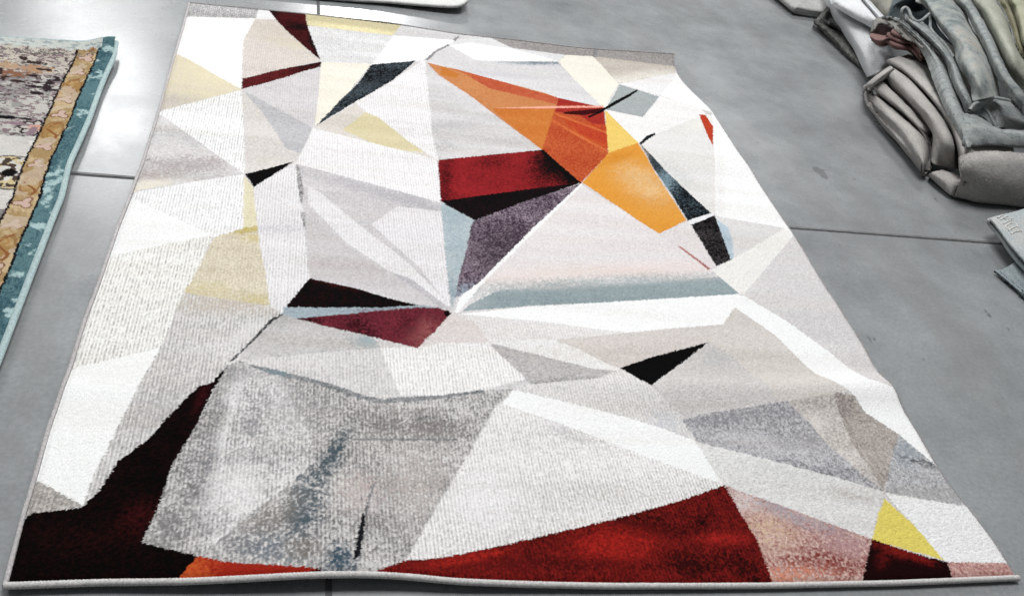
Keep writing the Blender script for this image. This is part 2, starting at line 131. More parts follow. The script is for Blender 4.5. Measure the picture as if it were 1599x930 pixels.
[[1.657,0.523,1.802,0.555,1.781,0.417,1.778,0.356,1.789,0.241,1.747,0.298,1.711,0.376,1.694,0.457],[222,216,211],[152,146,142],0.42,{"a":1.1,"bl":[[1.726,0.516,13.46,-2.66,12.31,-55.12,[160,154,150],0.4],[1.701,0.446,25.26,-22.46,-13.43,-13.48,[226,221,216],0.5]]}],
[[1.801,0.557,1.857,0.551,1.868,0.504,1.93,0.427,1.868,0.348,1.788,0.241,1.778,0.356,1.781,0.417],[196,188,182],[130,123,118],0.45,{"a":1.1,"bl":[[1.812,0.524,27.06,-10.73,1.36,-23.3,[132,124,122],0.5]]}],
[[1.93,0.43,1.963,0.338,1.994,0.292,2.004,0.2,1.916,0.212,1.789,0.237,1.856,0.337],[210,210,211],[134,134,137],0.45,{"a":1.1,"st":0.25,"bl":[[1.914,0.366,21.33,-23.65,-15.56,-8.65,[146,156,164],0.7],[1.936,0.329,13.68,-10.86,-26.26,-74.91,[96,98,102],0.6],[1.933,0.227,11.47,-8.0,-8.87,-60.01,[176,176,178],0.5]]}],
[[1.686,0.963,1.704,0.968,1.797,0.866,1.873,0.743,1.93,0.617,2.001,0.577,2.02,0.472,2.001,0.285,1.992,0.292,1.963,0.338,1.93,0.427,1.868,0.504,1.858,0.553,1.789,0.633,1.737,0.797,1.656,0.912],[248,249,248],[236,236,237],0.2,{"sm":0.8}],
[[0.919,0.48,0.95,0.527,0.955,0.529,1.069,0.498,1.207,0.455,1.302,0.418,1.362,0.383,1.387,0.253,1.268,0.308,1.159,0.363,1.072,0.412],[248,249,248],[236,236,237],0.2,{"sm":0.8}],
[[0.921,0.482,1.072,0.414,1.16,0.365,1.268,0.31,1.392,0.25,1.251,0.197,1.097,0.149,0.845,0.077,0.738,0.047,0.667,0.034,0.746,0.185,0.821,0.319,0.901,0.469],[244,242,241],[184,181,179],0.24,{"a":1.0,"rib":0.9,"st":0.2,"bl":[[1.077,0.388,10.64,-4.83,-15.56,-36.3,[200,198,200],0.4],[0.846,0.197,14.93,-2.06,0.38,-14.73,[244,243,245],0.5]]}],
[[1.386,0.259,1.362,0.383,1.373,0.379,1.514,0.332,1.673,0.281,1.788,0.239,1.751,0.196,1.69,0.104,1.584,0.154,1.48,0.206,1.391,0.248],[234,233,232],[194,193,192],0.28,{"st":0.2,"bl":[[1.696,0.223,11.85,-8.45,-14.91,-44.72,[196,192,190],0.5]]}],
[[1.786,0.237,1.916,0.212,2.002,0.194,2.003,0.09,2.013,0.03,1.837,0.045,1.813,0.148],[246,246,246],[218,218,219],0.32,{}],
[[1.778,0.219,1.813,0.148,1.836,0.049,1.687,0.103,1.742,0.177],[232,216,112],[216,198,100],0.3,{}],
[[1.687,0.104,1.798,0.057,1.842,0.045,1.823,-0.034,1.593,-0.031,1.64,0.039],[30,8,10],[20,4,6],0.4,{"bl":[[1.733,0.075,17.25,-14.46,-21.72,-51.05,[122,28,24],0.85],[1.784,0.052,29.68,-26.98,-36.15,-73.79,[120,24,24],0.7],[1.691,0.055,55.85,-59.35,-21.61,-23.83,[96,20,20],0.6]]}],
[[1.393,0.248,1.48,0.208,1.584,0.156,1.688,0.104,1.64,0.039,1.593,-0.031,1.404,-0.03,1.411,0.104,1.399,0.173],[220,192,182],[136,74,72],0.46,{"ns":0.1,"a":1.4,"bl":[[1.526,0.166,6.8,-5.04,-17.91,-36.55,[172,164,170],0.7],[1.447,0.121,15.75,-11.34,-9.02,-18.65,[222,196,170],0.45],[1.532,0.039,9.54,-5.09,-3.33,-33.29,[124,44,40],0.55],[1.615,0.089,15.29,-12.41,-13.82,-28.36,[180,146,148],0.5],[1.42,0.209,32.55,-12.14,0.51,-27.92,[216,208,206],0.6],[1.463,0.016,11.43,-4.86,-0.18,-46.11,[226,150,120],0.3]]}],
[[1.842,0.045,1.998,0.04,1.985,-0.036,1.823,-0.034],[216,180,172],[140,78,76],0.42,{"a":1.1}],
[[0.598,0.006,0.667,0.037,0.738,0.047,0.845,0.077,1.097,0.149,1.251,0.197,1.392,0.25,1.401,0.173,1.412,0.101,1.404,-0.037,0.592,-0.041],[126,29,26],[36,10,10],0.42,{"ns":0.16,"a":1.2,"rib":0.4,"bl":[[1.161,0.135,14.15,-3.91,0.35,-27.41,[40,10,10],0.6],[1.304,0.154,56.82,-18.97,0.56,-41.81,[30,8,8],0.7],[1.258,0.039,14.31,-4.72,0.05,-29.53,[34,10,10],0.7],[1.358,0.024,13.58,-15.57,-28.51,-20.38,[40,10,10],0.7],[1.093,0.085,12.2,-3.08,0.23,-25.35,[168,36,30],0.7],[1.337,0.104,17.16,-6.11,0.47,-60.61,[164,36,32],0.6],[1.002,0.038,4.73,-1.02,0.44,-83.17,[60,14,14],0.4],[0.848,0.036,13.22,-1.94,1.02,-48.46,[96,22,20],0.45],[0.788,0.049,13.03,0.33,20.22,-84.23,[170,38,30],0.6]]}]]
EDGE={"left":[[0.0015,-0.0013],[-0.0026,0.0802],[-0.0064,0.1519],[-0.0081,0.252],[-0.0118,0.3602],[-0.008,0.5376],[-0.0097,0.698],[-0.0049,0.8419],[-0.0038,0.941],[-0.0018,1.0974],[0.0032,1.2126],[0.0092,1.4004],[0.0091,1.7291],[0.0052,2.1426],[0.0011,2.6098]],"right":[[1.9978,0.0048],[2.0027,0.09],[1.9958,0.1866],[1.9753,0.3031],[1.9936,0.4255],[1.995,0.5351],[1.9969,0.5771],[1.9902,0.6242],[2.0084,0.8001],[2.0085,1.0041],[2.0256,1.2882],[2.026,1.5454],[2.0292,1.8147],[2.0388,2.2351],[1.9796,2.5015],[1.979,2.5695],[1.9895,2.6577]],"front":[[0.0015,-0.0013],[0.1537,0.0035],[0.2977,0.0006],[0.4041,0.0019],[0.5138,0.005],[0.6033,0.0064],[0.6743,0.0039],[0.7548,-0.0028],[0.8669,-0.0055],[1.0562,-0.0096],[1.2462,-0.01],[1.3947,-0.01],[1.6897,-0.0059],[1.9978,0.0048]],"far":[[0.0011,2.6098],[0.2951,2.6306],[0.4412,2.638],[0.7427,2.6483],[1.0432,2.6249],[1.2688,2.631],[1.5524,2.6265],[1.9895,2.6577]]}
RAILS={"grey_main":[[[2.9471,2.6731,0.012],[2.883,2.5146,0.008],[2.8528,2.3277,0.006],[2.8361,2.12,0.006],[2.8184,1.8967,0.004],[2.822,1.8825,0.004]],[[2.9234,2.649,0.03],[2.8456,2.4732,0.03],[2.8158,2.2884,0.028],[2.8027,2.0836,0.028],[2.7983,1.8788,0.018],[2.8087,1.8713,0.012]],[[2.9,2.5963,0.052],[2.8227,2.4228,0.052],[2.7928,2.2481,0.052],[2.7773,2.0501,0.055],[2.7723,1.852,0.045],[2.8018,1.8613,0.02]],[[2.9071,2.5761,0.05],[2.8442,2.4323,0.05],[2.8,2.2458,0.06],[2.7782,2.0493,0.07],[2.7596,1.8432,0.06],[2.8048,1.8633,0.022]],[[2.8509,2.4533,0.065],[2.7964,2.3291,0.08],[2.7711,2.1822,0.095],[2.7698,2.0289,0.1],[2.7487,1.8365,0.085],[2.7978,1.8533,0.03]],[[2.8218,2.3944,0.09],[2.7918,2.2835,0.105],[2.7876,2.1583,0.115],[2.7935,2.0274,0.115],[2.7726,1.8732,0.095],[2.8105,1.8655,0.03]],[[2.8238,2.3784,0.095],[2.8216,2.2951,0.1],[2.8327,2.183,0.105],[2.838,2.0508,0.105],[2.8289,1.9433,0.085],[2.8232,1.8778,0.03]],[[2.8787,2.4502,0.07],[2.8837,2.3609,0.075],[2.9001,2.246,0.075],[2.9051,2.1169,0.075],[2.8997,2.0244,0.06],[2.8392,1.8908,0.03]],[[2.8178,2.4161,0.115],[2.8187,2.3258,0.12],[2.831,2.2104,0.12],[2.8411,2.0816,0.115],[2.8756,2.0402,0.095],[2.9094,2.0401,0.07]],[[2.8209,2.4271,0.14],[2.8225,2.33,0.142],[2.8373,2.2127,0.14],[2.8452,2.094,0.132],[2.8728,2.0438,0.11],[2.9478,2.0917,0.07]],[[2.8525,2.4505,0.145],[2.8571,2.3617,0.143],[2.8696,2.2442,0.14],[2.8771,2.1333,0.13],[2.9005,2.0718,0.11],[2.9727,2.1191,0.07]],[[2.9155,2.5108,0.125],[2.9175,2.4278,0.11],[2.9227,2.2983,0.105],[2.9178,2.1843,0.1],[2.9335,2.106,0.09],[2.9984,2.1547,0.06]],[[2.8707,2.4725,0.17],[2.8642,2.3544,0.165],[2.8549,2.2016,0.165],[2.8482,2.0515,0.16],[2.8272,1.9301,0.14],[2.8223,1.8775,0.07]],[[2.8788,2.4765,0.19],[2.8665,2.3347,0.195],[2.8544,2.1578,0.195],[2.8281,1.9724,0.19],[2.8124,1.8542,0.16],[2.8798,1.8739,0.05]],[[2.9056,2.4974,0.19],[2.9089,2.3607,0.2],[2.9078,2.189,0.195],[2.8712,1.9771,0.19],[2.8542,1.853,0.16],[2.9288,1.8685,0.05]],[[2.9579,2.5613,0.165],[3.0369,2.4625,0.145],[3.0115,2.256,0.14],[2.9842,2.0692,0.13],[2.9369,1.9079,0.1],[2.9664,1.8879,0.04]],[[2.9202,2.5619,0.19],[2.935,2.4316,0.2],[2.9206,2.2055,0.2],[2.8913,1.9818,0.19],[2.8427,1.7869,0.165],[2.8734,1.7649,0.09]],[[2.9549,2.5609,0.21],[2.9794,2.4393,0.22],[2.947,2.2065,0.22],[2.8998,1.9559,0.21],[2.8663,1.7795,0.18],[2.887,1.7408,0.1]],[[3.1305,2.7246,0.18],[3.1544,2.597,0.19],[3.0829,2.317,0.19],[3.0068,2.0279,0.18],[2.9439,1.8137,0.17],[2.9676,1.7656,0.1]],[[3.5371,3.058,0.17],[3.4335,2.7732,0.18],[3.3517,2.4737,0.18],[3.234,2.1375,0.18],[3.1382,1.89,0.17],[3.1317,1.7915,0.12]]],
"grey_thin":[[[2.8808,2.5757,0.05],[2.8732,2.5561,0.08],[2.878,2.5203,0.14],[2.945,2.56,0.17]],[[2.8119,2.465,0.1],[2.7847,2.4109,0.14],[2.8088,2.403,0.185],[2.8837,2.4578,0.205]],[[2.7962,2.4103,0.115],[2.7826,2.3747,0.145],[2.8115,2.3785,0.185],[2.892,2.4452,0.2]],[[2.8541,2.4736,0.08],[2.8629,2.4659,0.1],[2.8947,2.4665,0.14],[2.9613,2.5267,0.16]]],
"grey_front":[[[2.7876,1.7137,0.17],[2.8866,1.7358,0.185],[3.0938,1.7593,0.19],[3.354,1.7919,0.19],[3.6234,1.8255,0.19]],[[2.7847,1.6817,0.145],[2.8671,1.6823,0.17],[3.0747,1.7133,0.17],[3.3312,1.7435,0.17],[3.5965,1.7746,0.17]],[[2.8349,1.7012,0.09],[2.8903,1.6609,0.12],[3.093,1.6866,0.11],[3.3482,1.7135,0.11],[3.6117,1.741,0.11]],[[2.8497,1.7128,0.04],[2.9391,1.6752,0.05],[3.1339,1.6888,0.045],[3.3905,1.7132,0.045],[3.655,1.738,0.045]],[[2.856,1.7175,0.018],[2.9733,1.7006,0.018],[3.1718,1.717,0.014],[3.4313,1.741,0.014],[3.6989,1.7654,0.014]],[[2.9336,1.7644,0.006],[3.0503,1.7656,0.006],[3.2232,1.7856,0.006],[3.4886,1.8113,0.006],[3.7624,1.8375,0.006]]],
"grey_tuck":[[[2.8417,1.868,0.006],[2.8435,1.7992,0.004],[2.8641,1.7277,0.004],[2.9051,1.7487,0.004]],[[2.8016,1.8296,0.03],[2.8093,1.7689,0.03],[2.834,1.7059,0.02],[2.8809,1.7278,0.02]],[[2.8006,1.811,0.055],[2.8023,1.7503,0.06],[2.8325,1.7072,0.05],[2.867,1.7179,0.05]],[[2.8539,1.8394,0.05],[2.8559,1.7936,0.06],[2.8479,1.7231,0.07],[2.8285,1.6723,0.09]],[[2.9354,1.9265,0.02],[2.9376,1.8797,0.03],[2.9151,1.8023,0.05],[2.8599,1.7058,0.09]]],
"pink_top":[[[2.9003,2.7174,0.25],[2.8986,2.7338,0.285],[2.9149,2.7542,0.3],[2.9877,2.757,0.315]],[[2.8808,2.6814,0.28],[2.9075,2.7144,0.3],[2.9394,2.7055,0.305],[2.972,2.6342,0.3]],[[2.9028,2.7225,0.305],[2.9505,2.702,0.305],[2.991,2.6695,0.3],[3.0028,2.5692,0.29]],[[2.9733,2.7469,0.32],[2.9825,2.6904,0.32],[3.0106,2.6372,0.31],[2.9915,2.4667,0.3]]],
"pink_a":[[[2.9233,2.7177,0.25],[2.9522,2.7247,0.245],[2.9972,2.7369,0.24],[3.0326,2.7412,0.24],[3.0965,2.7918,0.24]],[[2.8555,2.654,0.27],[2.884,2.6612,0.265],[2.9283,2.6734,0.26],[2.9629,2.6776,0.26],[3.0253,2.7272,0.26]],[[2.8057,2.571,0.28],[2.8421,2.5814,0.2675],[2.8812,2.5964,0.265],[2.9208,2.622,0.27],[2.9833,2.6638,0.27]],[[2.8444,2.6132,0.25],[2.8889,2.6256,0.23],[2.9241,2.6437,0.23],[2.9704,2.6919,0.24],[3.0352,2.7274,0.24]],[[2.911,2.675,0.23],[2.9559,2.6865,0.21],[2.9918,2.705,0.21],[3.0396,2.7546,0.22],[3.1059,2.7908,0.22]]],
"pink_b":[[[3.001,2.7475,0.23],[3.0185,2.724,0.23],[3.0504,2.7171,0.225],[3.0891,2.6979,0.22],[3.1469,2.7133,0.215],[3.1578,2.6238,0.2]],[[2.9323,2.6844,0.25],[2.9495,2.6613,0.25],[2.981,2.6548,0.245],[3.0192,2.6362,0.24],[3.076,2.6516,0.235],[3.0877,2.5645,0.22]],[[2.9123,2.6493,0.247],[2.9377,2.6444,0.2495],[2.9601,2.6211,0.2445],[3.0019,2.612,0.242],[3.0507,2.6156,0.2395],[3.068,2.5371,0.222]],[[2.9493,2.6895,0.22],[2.9834,2.7029,0.225],[2.9971,2.6619,0.22],[3.0432,2.6621,0.22],[3.0849,2.6539,0.22],[3.1074,2.5813,0.2]],[[3.0174,2.7511,0.2],[3.0524,2.765,0.205],[3.066,2.723,0.2],[3.113,2.7232,0.2],[3.1554,2.7148,0.2],[3.1774,2.6399,0.18]]],
"pink_c":[[[3.012,2.735,0.255],[3.0453,2.726,0.245],[3.0887,2.7156,0.24],[3.1419,2.7227,0.235],[3.1412,2.6012,0.22]],[[2.9422,2.6707,0.275],[2.9752,2.6624,0.265],[3.018,2.6525,0.26],[3.0703,2.6597,0.255],[3.0708,2.5413,0.24]],[[2.9219,2.6436,0.2745],[2.9556,2.6334,0.267],[2.9958,2.6193,0.262],[3.0517,2.6278,0.257],[3.048,2.5106,0.2445]],[[2.9597,2.6934,0.25],[2.9947,2.6807,0.245],[3.033,2.6619,0.24],[3.0935,2.6713,0.235],[3.0848,2.5523,0.225]],[[3.0291,2.7567,0.23],[3.0645,2.7435,0.225],[3.1033,2.724,0.22],[3.1648,2.7334,0.215],[3.155,2.6117,0.205]]],
"pink_d":[[[3.0266,2.7328,0.27],[3.0538,2.7173,0.265],[3.0858,2.7106,0.26],[3.1318,2.723,0.255],[3.1178,2.5899,0.24]],[[2.956,2.6677,0.29],[2.9829,2.6527,0.285],[3.0145,2.6464,0.28],[3.0597,2.6589,0.275],[3.0472,2.5291,0.26]],[[2.9366,2.6432,0.29],[2.9654,2.629,0.285],[2.9992,2.6271,0.28],[3.0406,2.6324,0.2775],[3.031,2.5082,0.2625]],[[2.9679,2.6841,0.27],[2.9989,2.6702,0.265],[3.0353,2.6724,0.26],[3.0737,2.6705,0.26],[3.066,2.5489,0.245]],[[3.0381,2.7483,0.25],[3.0695,2.7339,0.245],[3.1064,2.7359,0.24],[3.1456,2.7339,0.24],[3.1366,2.6092,0.225]]],
"pink_dark":[[[2.9213,2.756,0.24],[3.0042,2.8022,0.22],[3.0432,2.7835,0.23],[3.1572,2.6425,0.17]],[[2.9911,2.8662,0.26],[3.091,2.8964,0.24],[3.1145,2.8127,0.24],[3.1544,2.597,0.19]]],
"blue_strip":[[[2.9524,2.7926,0.29],[2.9932,2.749,0.295],[3.021,2.6677,0.29],[3.0241,2.5579,0.28],[3.01,2.4394,0.265],[2.9456,2.2374,0.245],[2.8842,2.0313,0.225],[2.8658,1.8945,0.205],[2.8447,1.7715,0.19]],[[2.9316,2.7373,0.315],[2.9811,2.7122,0.32],[3.0033,2.6225,0.315],[3.009,2.508,0.305],[2.988,2.3633,0.29],[2.9291,2.1796,0.27],[2.8679,1.9773,0.25],[2.8529,1.8536,0.225],[2.8383,1.752,0.2]],[[2.9621,2.7303,0.325],[2.9883,2.7044,0.33],[2.9986,2.5823,0.325],[3.0041,2.4693,0.315],[2.9943,2.3298,0.3],[2.9422,2.15,0.28],[2.8922,1.9742,0.26],[2.877,1.8605,0.235],[2.8679,1.7729,0.2]],[[3.0642,2.8373,0.3],[3.076,2.803,0.3],[3.076,2.6593,0.295],[3.0848,2.5446,0.285],[3.0905,2.4192,0.27],[3.0085,2.1838,0.25],[2.9737,2.0433,0.23],[2.9572,1.9267,0.21],[2.94,1.8347,0.18]]],
"blue_strip_two":[[[3.0674,2.7901,0.31],[3.0578,2.7116,0.31],[3.0594,2.6153,0.305],[3.0595,2.5084,0.3],[3.0624,2.3902,0.285],[2.9861,2.17,0.265],[2.9616,2.056,0.25],[2.9491,1.9834,0.235]],[[3.0209,2.7305,0.345],[2.9966,2.6132,0.35],[3.0105,2.5305,0.345],[3.0151,2.4191,0.335],[3.0044,2.2815,0.32],[2.9437,2.0963,0.3],[2.9259,1.9861,0.28],[2.9458,1.9584,0.25]],[[3.0204,2.6801,0.35],[3.0196,2.6015,0.355],[3.035,2.5336,0.35],[3.0293,2.4052,0.34],[3.0152,2.2735,0.325],[2.9623,2.1024,0.305],[2.9403,1.9906,0.285],[2.9747,1.9817,0.25]],[[3.1526,2.7719,0.32],[3.1227,2.6696,0.33],[3.1136,2.592,0.325],[3.1089,2.4752,0.315],[3.0903,2.3454,0.3],[3.0441,2.1897,0.28],[3.0162,2.0722,0.26],[3.0389,2.0482,0.23]]],
"blue_top":[[[3.1824,2.923,0.36],[3.1958,2.8797,0.36],[3.173,2.7516,0.355],[3.1383,2.5802,0.345],[3.1104,2.4425,0.335],[3.0389,2.2728,0.32],[3.0212,2.1408,0.3],[2.9636,1.9956,0.28]],[[3.2209,3.0293,0.4],[3.1495,2.8044,0.4],[3.1019,2.6245,0.395],[3.0722,2.4608,0.385],[3.0551,2.33,0.37],[2.9876,2.1553,0.355],[2.9736,2.0523,0.33],[2.9811,1.9908,0.29]],[[3.285,3.0684,0.42],[3.209,2.8213,0.42],[3.1378,2.5937,0.415],[3.0863,2.4032,0.405],[3.0452,2.2419,0.39],[2.9902,2.0871,0.37],[2.9729,2.0089,0.345],[2.9985,1.986,0.3]],[[3.3917,3.1404,0.41],[3.2938,2.8645,0.41],[3.2651,2.71,0.405],[3.2009,2.5358,0.395],[3.1581,2.3653,0.38],[3.1273,2.2344,0.36],[3.0934,2.1342,0.34],[3.0454,2.0091,0.3]],[[3.5869,3.3802,0.36],[3.4806,3.0865,0.36],[3.4617,2.9392,0.35],[3.386,2.7497,0.34],[3.3242,2.5495,0.33],[3.2869,2.4006,0.31],[3.2646,2.3031,0.29],[3.1869,2.1274,0.26]]],
"blue_roll":[[[3.5257,3.2518,0.39],[3.3947,2.9533,0.385],[3.3715,2.8023,0.375],[3.3066,2.6166,0.365],[3.2409,2.4148,0.35],[3.2018,2.2999,0.335],[3.161,2.1602,0.32],[3.1728,2.0452,0.29],[3.2148,2.0315,0.26]],[[3.4905,3.2069,0.42],[3.3535,2.8931,0.42],[3.3236,2.7337,0.41],[3.2688,2.5609,0.4],[3.1975,2.3528,0.385],[3.1528,2.2257,0.37],[3.1368,2.1129,0.35],[3.1708,2.0332,0.315],[3.2123,2.019,0.28]],[[3.5094,3.1862,0.43],[3.3831,2.8939,0.43],[3.3472,2.7318,0.42],[3.2948,2.5594,0.41],[3.2242,2.3643,0.395],[3.1654,2.2069,0.38],[3.1608,2.1217,0.36],[3.199,2.0484,0.325],[3.2414,2.0262,0.28]],[[3.6344,3.3052,0.4],[3.4764,2.9577,0.395],[3.4081,2.7436,0.385],[3.3335,2.5276,0.37],[3.3005,2.4168,0.36],[3.253,2.2862,0.345],[3.2299,2.1625,0.325],[3.2658,2.0977,0.29],[3.3137,2.0871,0.25]]],
"edge_hollow":[[2.9969,2.6949,0.335],[2.974,2.6893,0.375],[2.9959,2.7092,0.385],[3.0116,2.6976,0.38],[3.0123,2.6615,0.365],[3.0286,2.641,0.355],[3.058,2.646,0.36],[3.1229,2.7054,0.375]],
"edge_second":[[3.1504,2.7433,0.37],[3.1392,2.6995,0.35],[3.1007,2.6229,0.34],[3.0997,2.5612,0.33],[3.1031,2.4908,0.325],[3.0781,2.3596,0.315]],
"edge_curl":[[2.929,1.9467,0.262],[2.961,1.9776,0.275],[3.0086,2.007,0.28],[3.0621,2.0357,0.285],[3.1169,2.0468,0.285],[3.1897,2.0573,0.275],[3.231,2.0511,0.255],[3.2426,2.0235,0.225],[3.2398,2.0105,0.2]],
"edge_curl_two":[[2.9535,1.9953,0.235],[2.9701,1.9939,0.235],[2.9883,1.9994,0.24],[3.0336,2.0293,0.25],[3.0553,2.0168,0.245],[3.0769,1.9954,0.225],[3.1047,1.961,0.19]],
"curl_face":[[[2.929,1.9467,0.262],[3.0086,2.007,0.28],[3.0621,2.0357,0.285],[3.1169,2.0468,0.285],[3.1897,2.0573,0.275],[3.231,2.0511,0.255]],[[3.0485,2.0259,0.22],[3.0865,2.0423,0.25],[3.0944,2.031,0.265],[3.1164,2.0097,0.27],[3.1931,2.0262,0.26],[3.253,2.0343,0.235]],[[3.1074,2.0211,0.19],[3.1093,2.0183,0.22],[3.1172,2.0116,0.23],[3.143,1.9915,0.235],[3.2009,1.993,0.23],[3.2596,2.0082,0.215]],[[3.1434,2.0075,0.17],[3.1228,1.9799,0.185],[3.1385,1.9901,0.19],[3.1839,1.995,0.19],[3.2507,2.0087,0.185],[3.2993,2.0127,0.18]]],
"curl_face_two":[[[2.9535,1.9953,0.235],[2.9883,1.9994,0.24],[3.0336,2.0293,0.25],[3.0553,2.0168,0.245],[3.0769,1.9954,0.225],[3.1047,1.961,0.19]],[[2.9805,1.9975,0.215],[3.0007,1.9871,0.22],[3.0298,2.0006,0.225],[3.052,1.9938,0.22],[3.0752,1.9794,0.205],[3.1135,1.9674,0.182]]],
"blue_front":[[[2.8939,1.9396,0.245],[2.9445,1.9517,0.245],[3.006,1.9483,0.235],[3.0529,1.8989,0.225],[3.1753,1.9107,0.225],[3.4532,1.9569,0.225],[3.7375,1.9982,0.225]],[[2.8541,1.8553,0.235],[2.9105,1.869,0.24],[2.9683,1.8659,0.235],[3.0383,1.8541,0.225],[3.1454,1.8623,0.225],[3.4153,1.9058,0.225],[3.695,1.9452,0.225]],[[2.8449,1.7991,0.21],[2.8977,1.8121,0.22],[2.9693,1.827,0.215],[3.0504,1.8326,0.205],[3.151,1.844,0.205],[3.4125,1.8843,0.205],[3.6954,1.9282,0.205]],[[2.8575,1.7833,0.185],[2.91,1.7938,0.188],[2.985,1.8201,0.185],[3.0638,1.8306,0.18],[3.1685,1.8475,0.18],[3.4305,1.8865,0.18],[3.7086,1.9228,0.18]],[[2.9341,1.8435,0.18],[2.9844,1.8645,0.18],[3.0424,1.8872,0.18],[3.1119,1.8816,0.18],[3.2075,1.8916,0.18],[3.4673,1.9362,0.18],[3.75,1.9743,0.18]]],
"blue_hollow":[[[3.1981,3.1575,0.36],[3.0637,2.9208,0.35],[2.9989,2.8093,0.335],[2.9894,2.7728,0.315],[3.073,2.8195,0.29]],[[3.225,3.1001,0.4],[3.131,2.9256,0.37],[3.1042,2.9083,0.33],[3.1046,2.875,0.3],[3.1356,2.8307,0.285]],[[3.4257,3.2953,0.36],[3.3007,3.0543,0.34],[3.2651,3.0297,0.3],[3.2339,2.9594,0.285],[3.2347,2.8282,0.275]],[[3.5585,3.3132,0.34],[3.4155,3.0496,0.32],[3.3348,2.9411,0.3],[3.2752,2.805,0.29],[3.2738,2.6462,0.27]]],
"olive_front":[[[3.7721,3.5058,0.37],[3.5431,3.0363,0.375],[3.4725,2.8171,0.365],[3.3952,2.5958,0.35],[3.3129,2.355,0.325],[3.3005,2.2417,0.3],[3.3391,2.1968,0.28],[3.4349,2.2031,0.26]],[[3.6801,3.3613,0.42],[3.4398,2.8801,0.425],[3.382,2.6808,0.415],[3.3012,2.4588,0.4],[3.2445,2.2529,0.37],[3.2764,2.2039,0.34],[3.3453,2.1958,0.31],[3.4649,2.2179,0.28]],[[3.6932,3.2989,0.45],[3.4522,2.8341,0.45],[3.3874,2.649,0.44],[3.3079,2.4421,0.425],[3.2509,2.2566,0.4],[3.2957,2.2226,0.365],[3.3847,2.2251,0.33],[3.4951,2.233,0.3]],[[3.8033,3.3559,0.44],[3.5331,2.8756,0.44],[3.4933,2.7515,0.43],[3.4008,2.5401,0.415],[3.3341,2.3725,0.395],[3.3344,2.2845,0.365],[3.4358,2.2897,0.33],[3.5483,2.2848,0.3]],[[3.9401,3.5102,0.4],[3.6596,3.0139,0.4],[3.6241,2.8948,0.39],[3.5322,2.683,0.375],[3.4601,2.5059,0.355],[3.4415,2.3969,0.335],[3.5166,2.3694,0.31],[3.6343,2.3637,0.28]]],
"olive_back":[[[3.9018,3.4557,0.42],[3.6224,2.9632,0.42],[3.5736,2.8247,0.41],[3.49,2.6269,0.395],[3.4151,2.4517,0.375],[3.4341,2.3854,0.345],[3.5372,2.3794,0.32]],[[3.9016,3.4367,0.44],[3.613,2.9226,0.44],[3.5636,2.7851,0.43],[3.4834,2.595,0.41],[3.4182,2.436,0.385],[3.4566,2.394,0.35],[3.5822,2.4056,0.32]],[[4.003,3.5387,0.42],[3.6997,3.0096,0.42],[3.6432,2.8661,0.41],[3.5549,2.6687,0.39],[3.4888,2.5076,0.37],[3.524,2.4641,0.34],[3.6424,2.4722,0.31]]],
"olive_third":[[[3.9961,3.5158,0.42],[3.6897,2.9888,0.42],[3.6292,2.8449,0.41],[3.5338,2.6418,0.395],[3.4544,2.471,0.375],[3.4868,2.4145,0.345]],[[3.9264,3.4085,0.46],[3.6162,2.8702,0.46],[3.5661,2.7341,0.45],[3.4575,2.5244,0.435],[3.3852,2.3668,0.41],[3.4575,2.3753,0.37]],[[4.0028,3.4319,0.47],[3.6845,2.8861,0.47],[3.6315,2.7477,0.46],[3.5225,2.5363,0.445],[3.4467,2.3763,0.42],[3.5361,2.4031,0.38]],[[4.2191,3.5849,0.45],[3.8849,3.0172,0.45],[3.8301,2.8729,0.44],[3.7144,2.6515,0.425],[3.6465,2.5011,0.4],[3.7371,2.5249,0.36]]],
"white_main":[[[3.3625,4.3084,0.05],[3.2022,3.7458,0.06],[3.1501,3.5301,0.06],[3.0893,3.2282,0.055],[3.0536,3.0299,0.05],[3.0186,2.8523,0.035],[3.016,2.7848,0.02]],[[3.3388,4.15,0.12],[3.1547,3.6055,0.12],[3.0967,3.3834,0.12],[3.0401,3.1072,0.115],[3.0,2.9012,0.105],[2.975,2.7505,0.085],[2.9649,2.6833,0.07]],[[3.3892,4.1059,0.15],[3.1567,3.5072,0.15],[3.1063,3.2923,0.15],[3.0485,3.037,0.145],[3.0077,2.8488,0.135],[2.9903,2.7163,0.115],[2.9842,2.6645,0.1]],[[3.461,4.1078,0.16],[3.1881,3.4558,0.16],[3.1348,3.2257,0.16],[3.0677,2.9912,0.16],[3.0158,2.7902,0.155],[3.0153,2.6929,0.135],[3.0619,2.7203,0.11]],[[3.5817,4.112,0.15],[3.2958,3.4498,0.15],[3.2107,3.1935,0.15],[3.1522,2.9963,0.15],[3.0987,2.8097,0.145],[3.0987,2.7399,0.125],[3.1378,2.7645,0.1]]],
"white_upper":[[[3.2771,4.0062,0.16],[3.0484,3.4258,0.165],[3.0141,3.2933,0.17],[3.0243,3.1357,0.18],[3.0532,2.9836,0.19],[3.0785,2.9155,0.18]],[[3.2829,3.9849,0.19],[3.052,3.3873,0.2],[3.0143,3.2275,0.205],[3.0227,3.0788,0.215],[3.0297,2.9359,0.225],[3.0651,2.8843,0.21]],[[3.3593,3.951,0.22],[3.1418,3.3908,0.225],[3.092,3.2338,0.23],[3.0592,3.077,0.24],[3.0329,2.934,0.245],[3.0788,2.8983,0.225]],[[3.4247,4.0097,0.21],[3.2054,3.4429,0.215],[3.144,3.2712,0.22],[3.1182,3.1335,0.22],[3.0878,2.9956,0.225],[3.1395,2.9647,0.2]]],
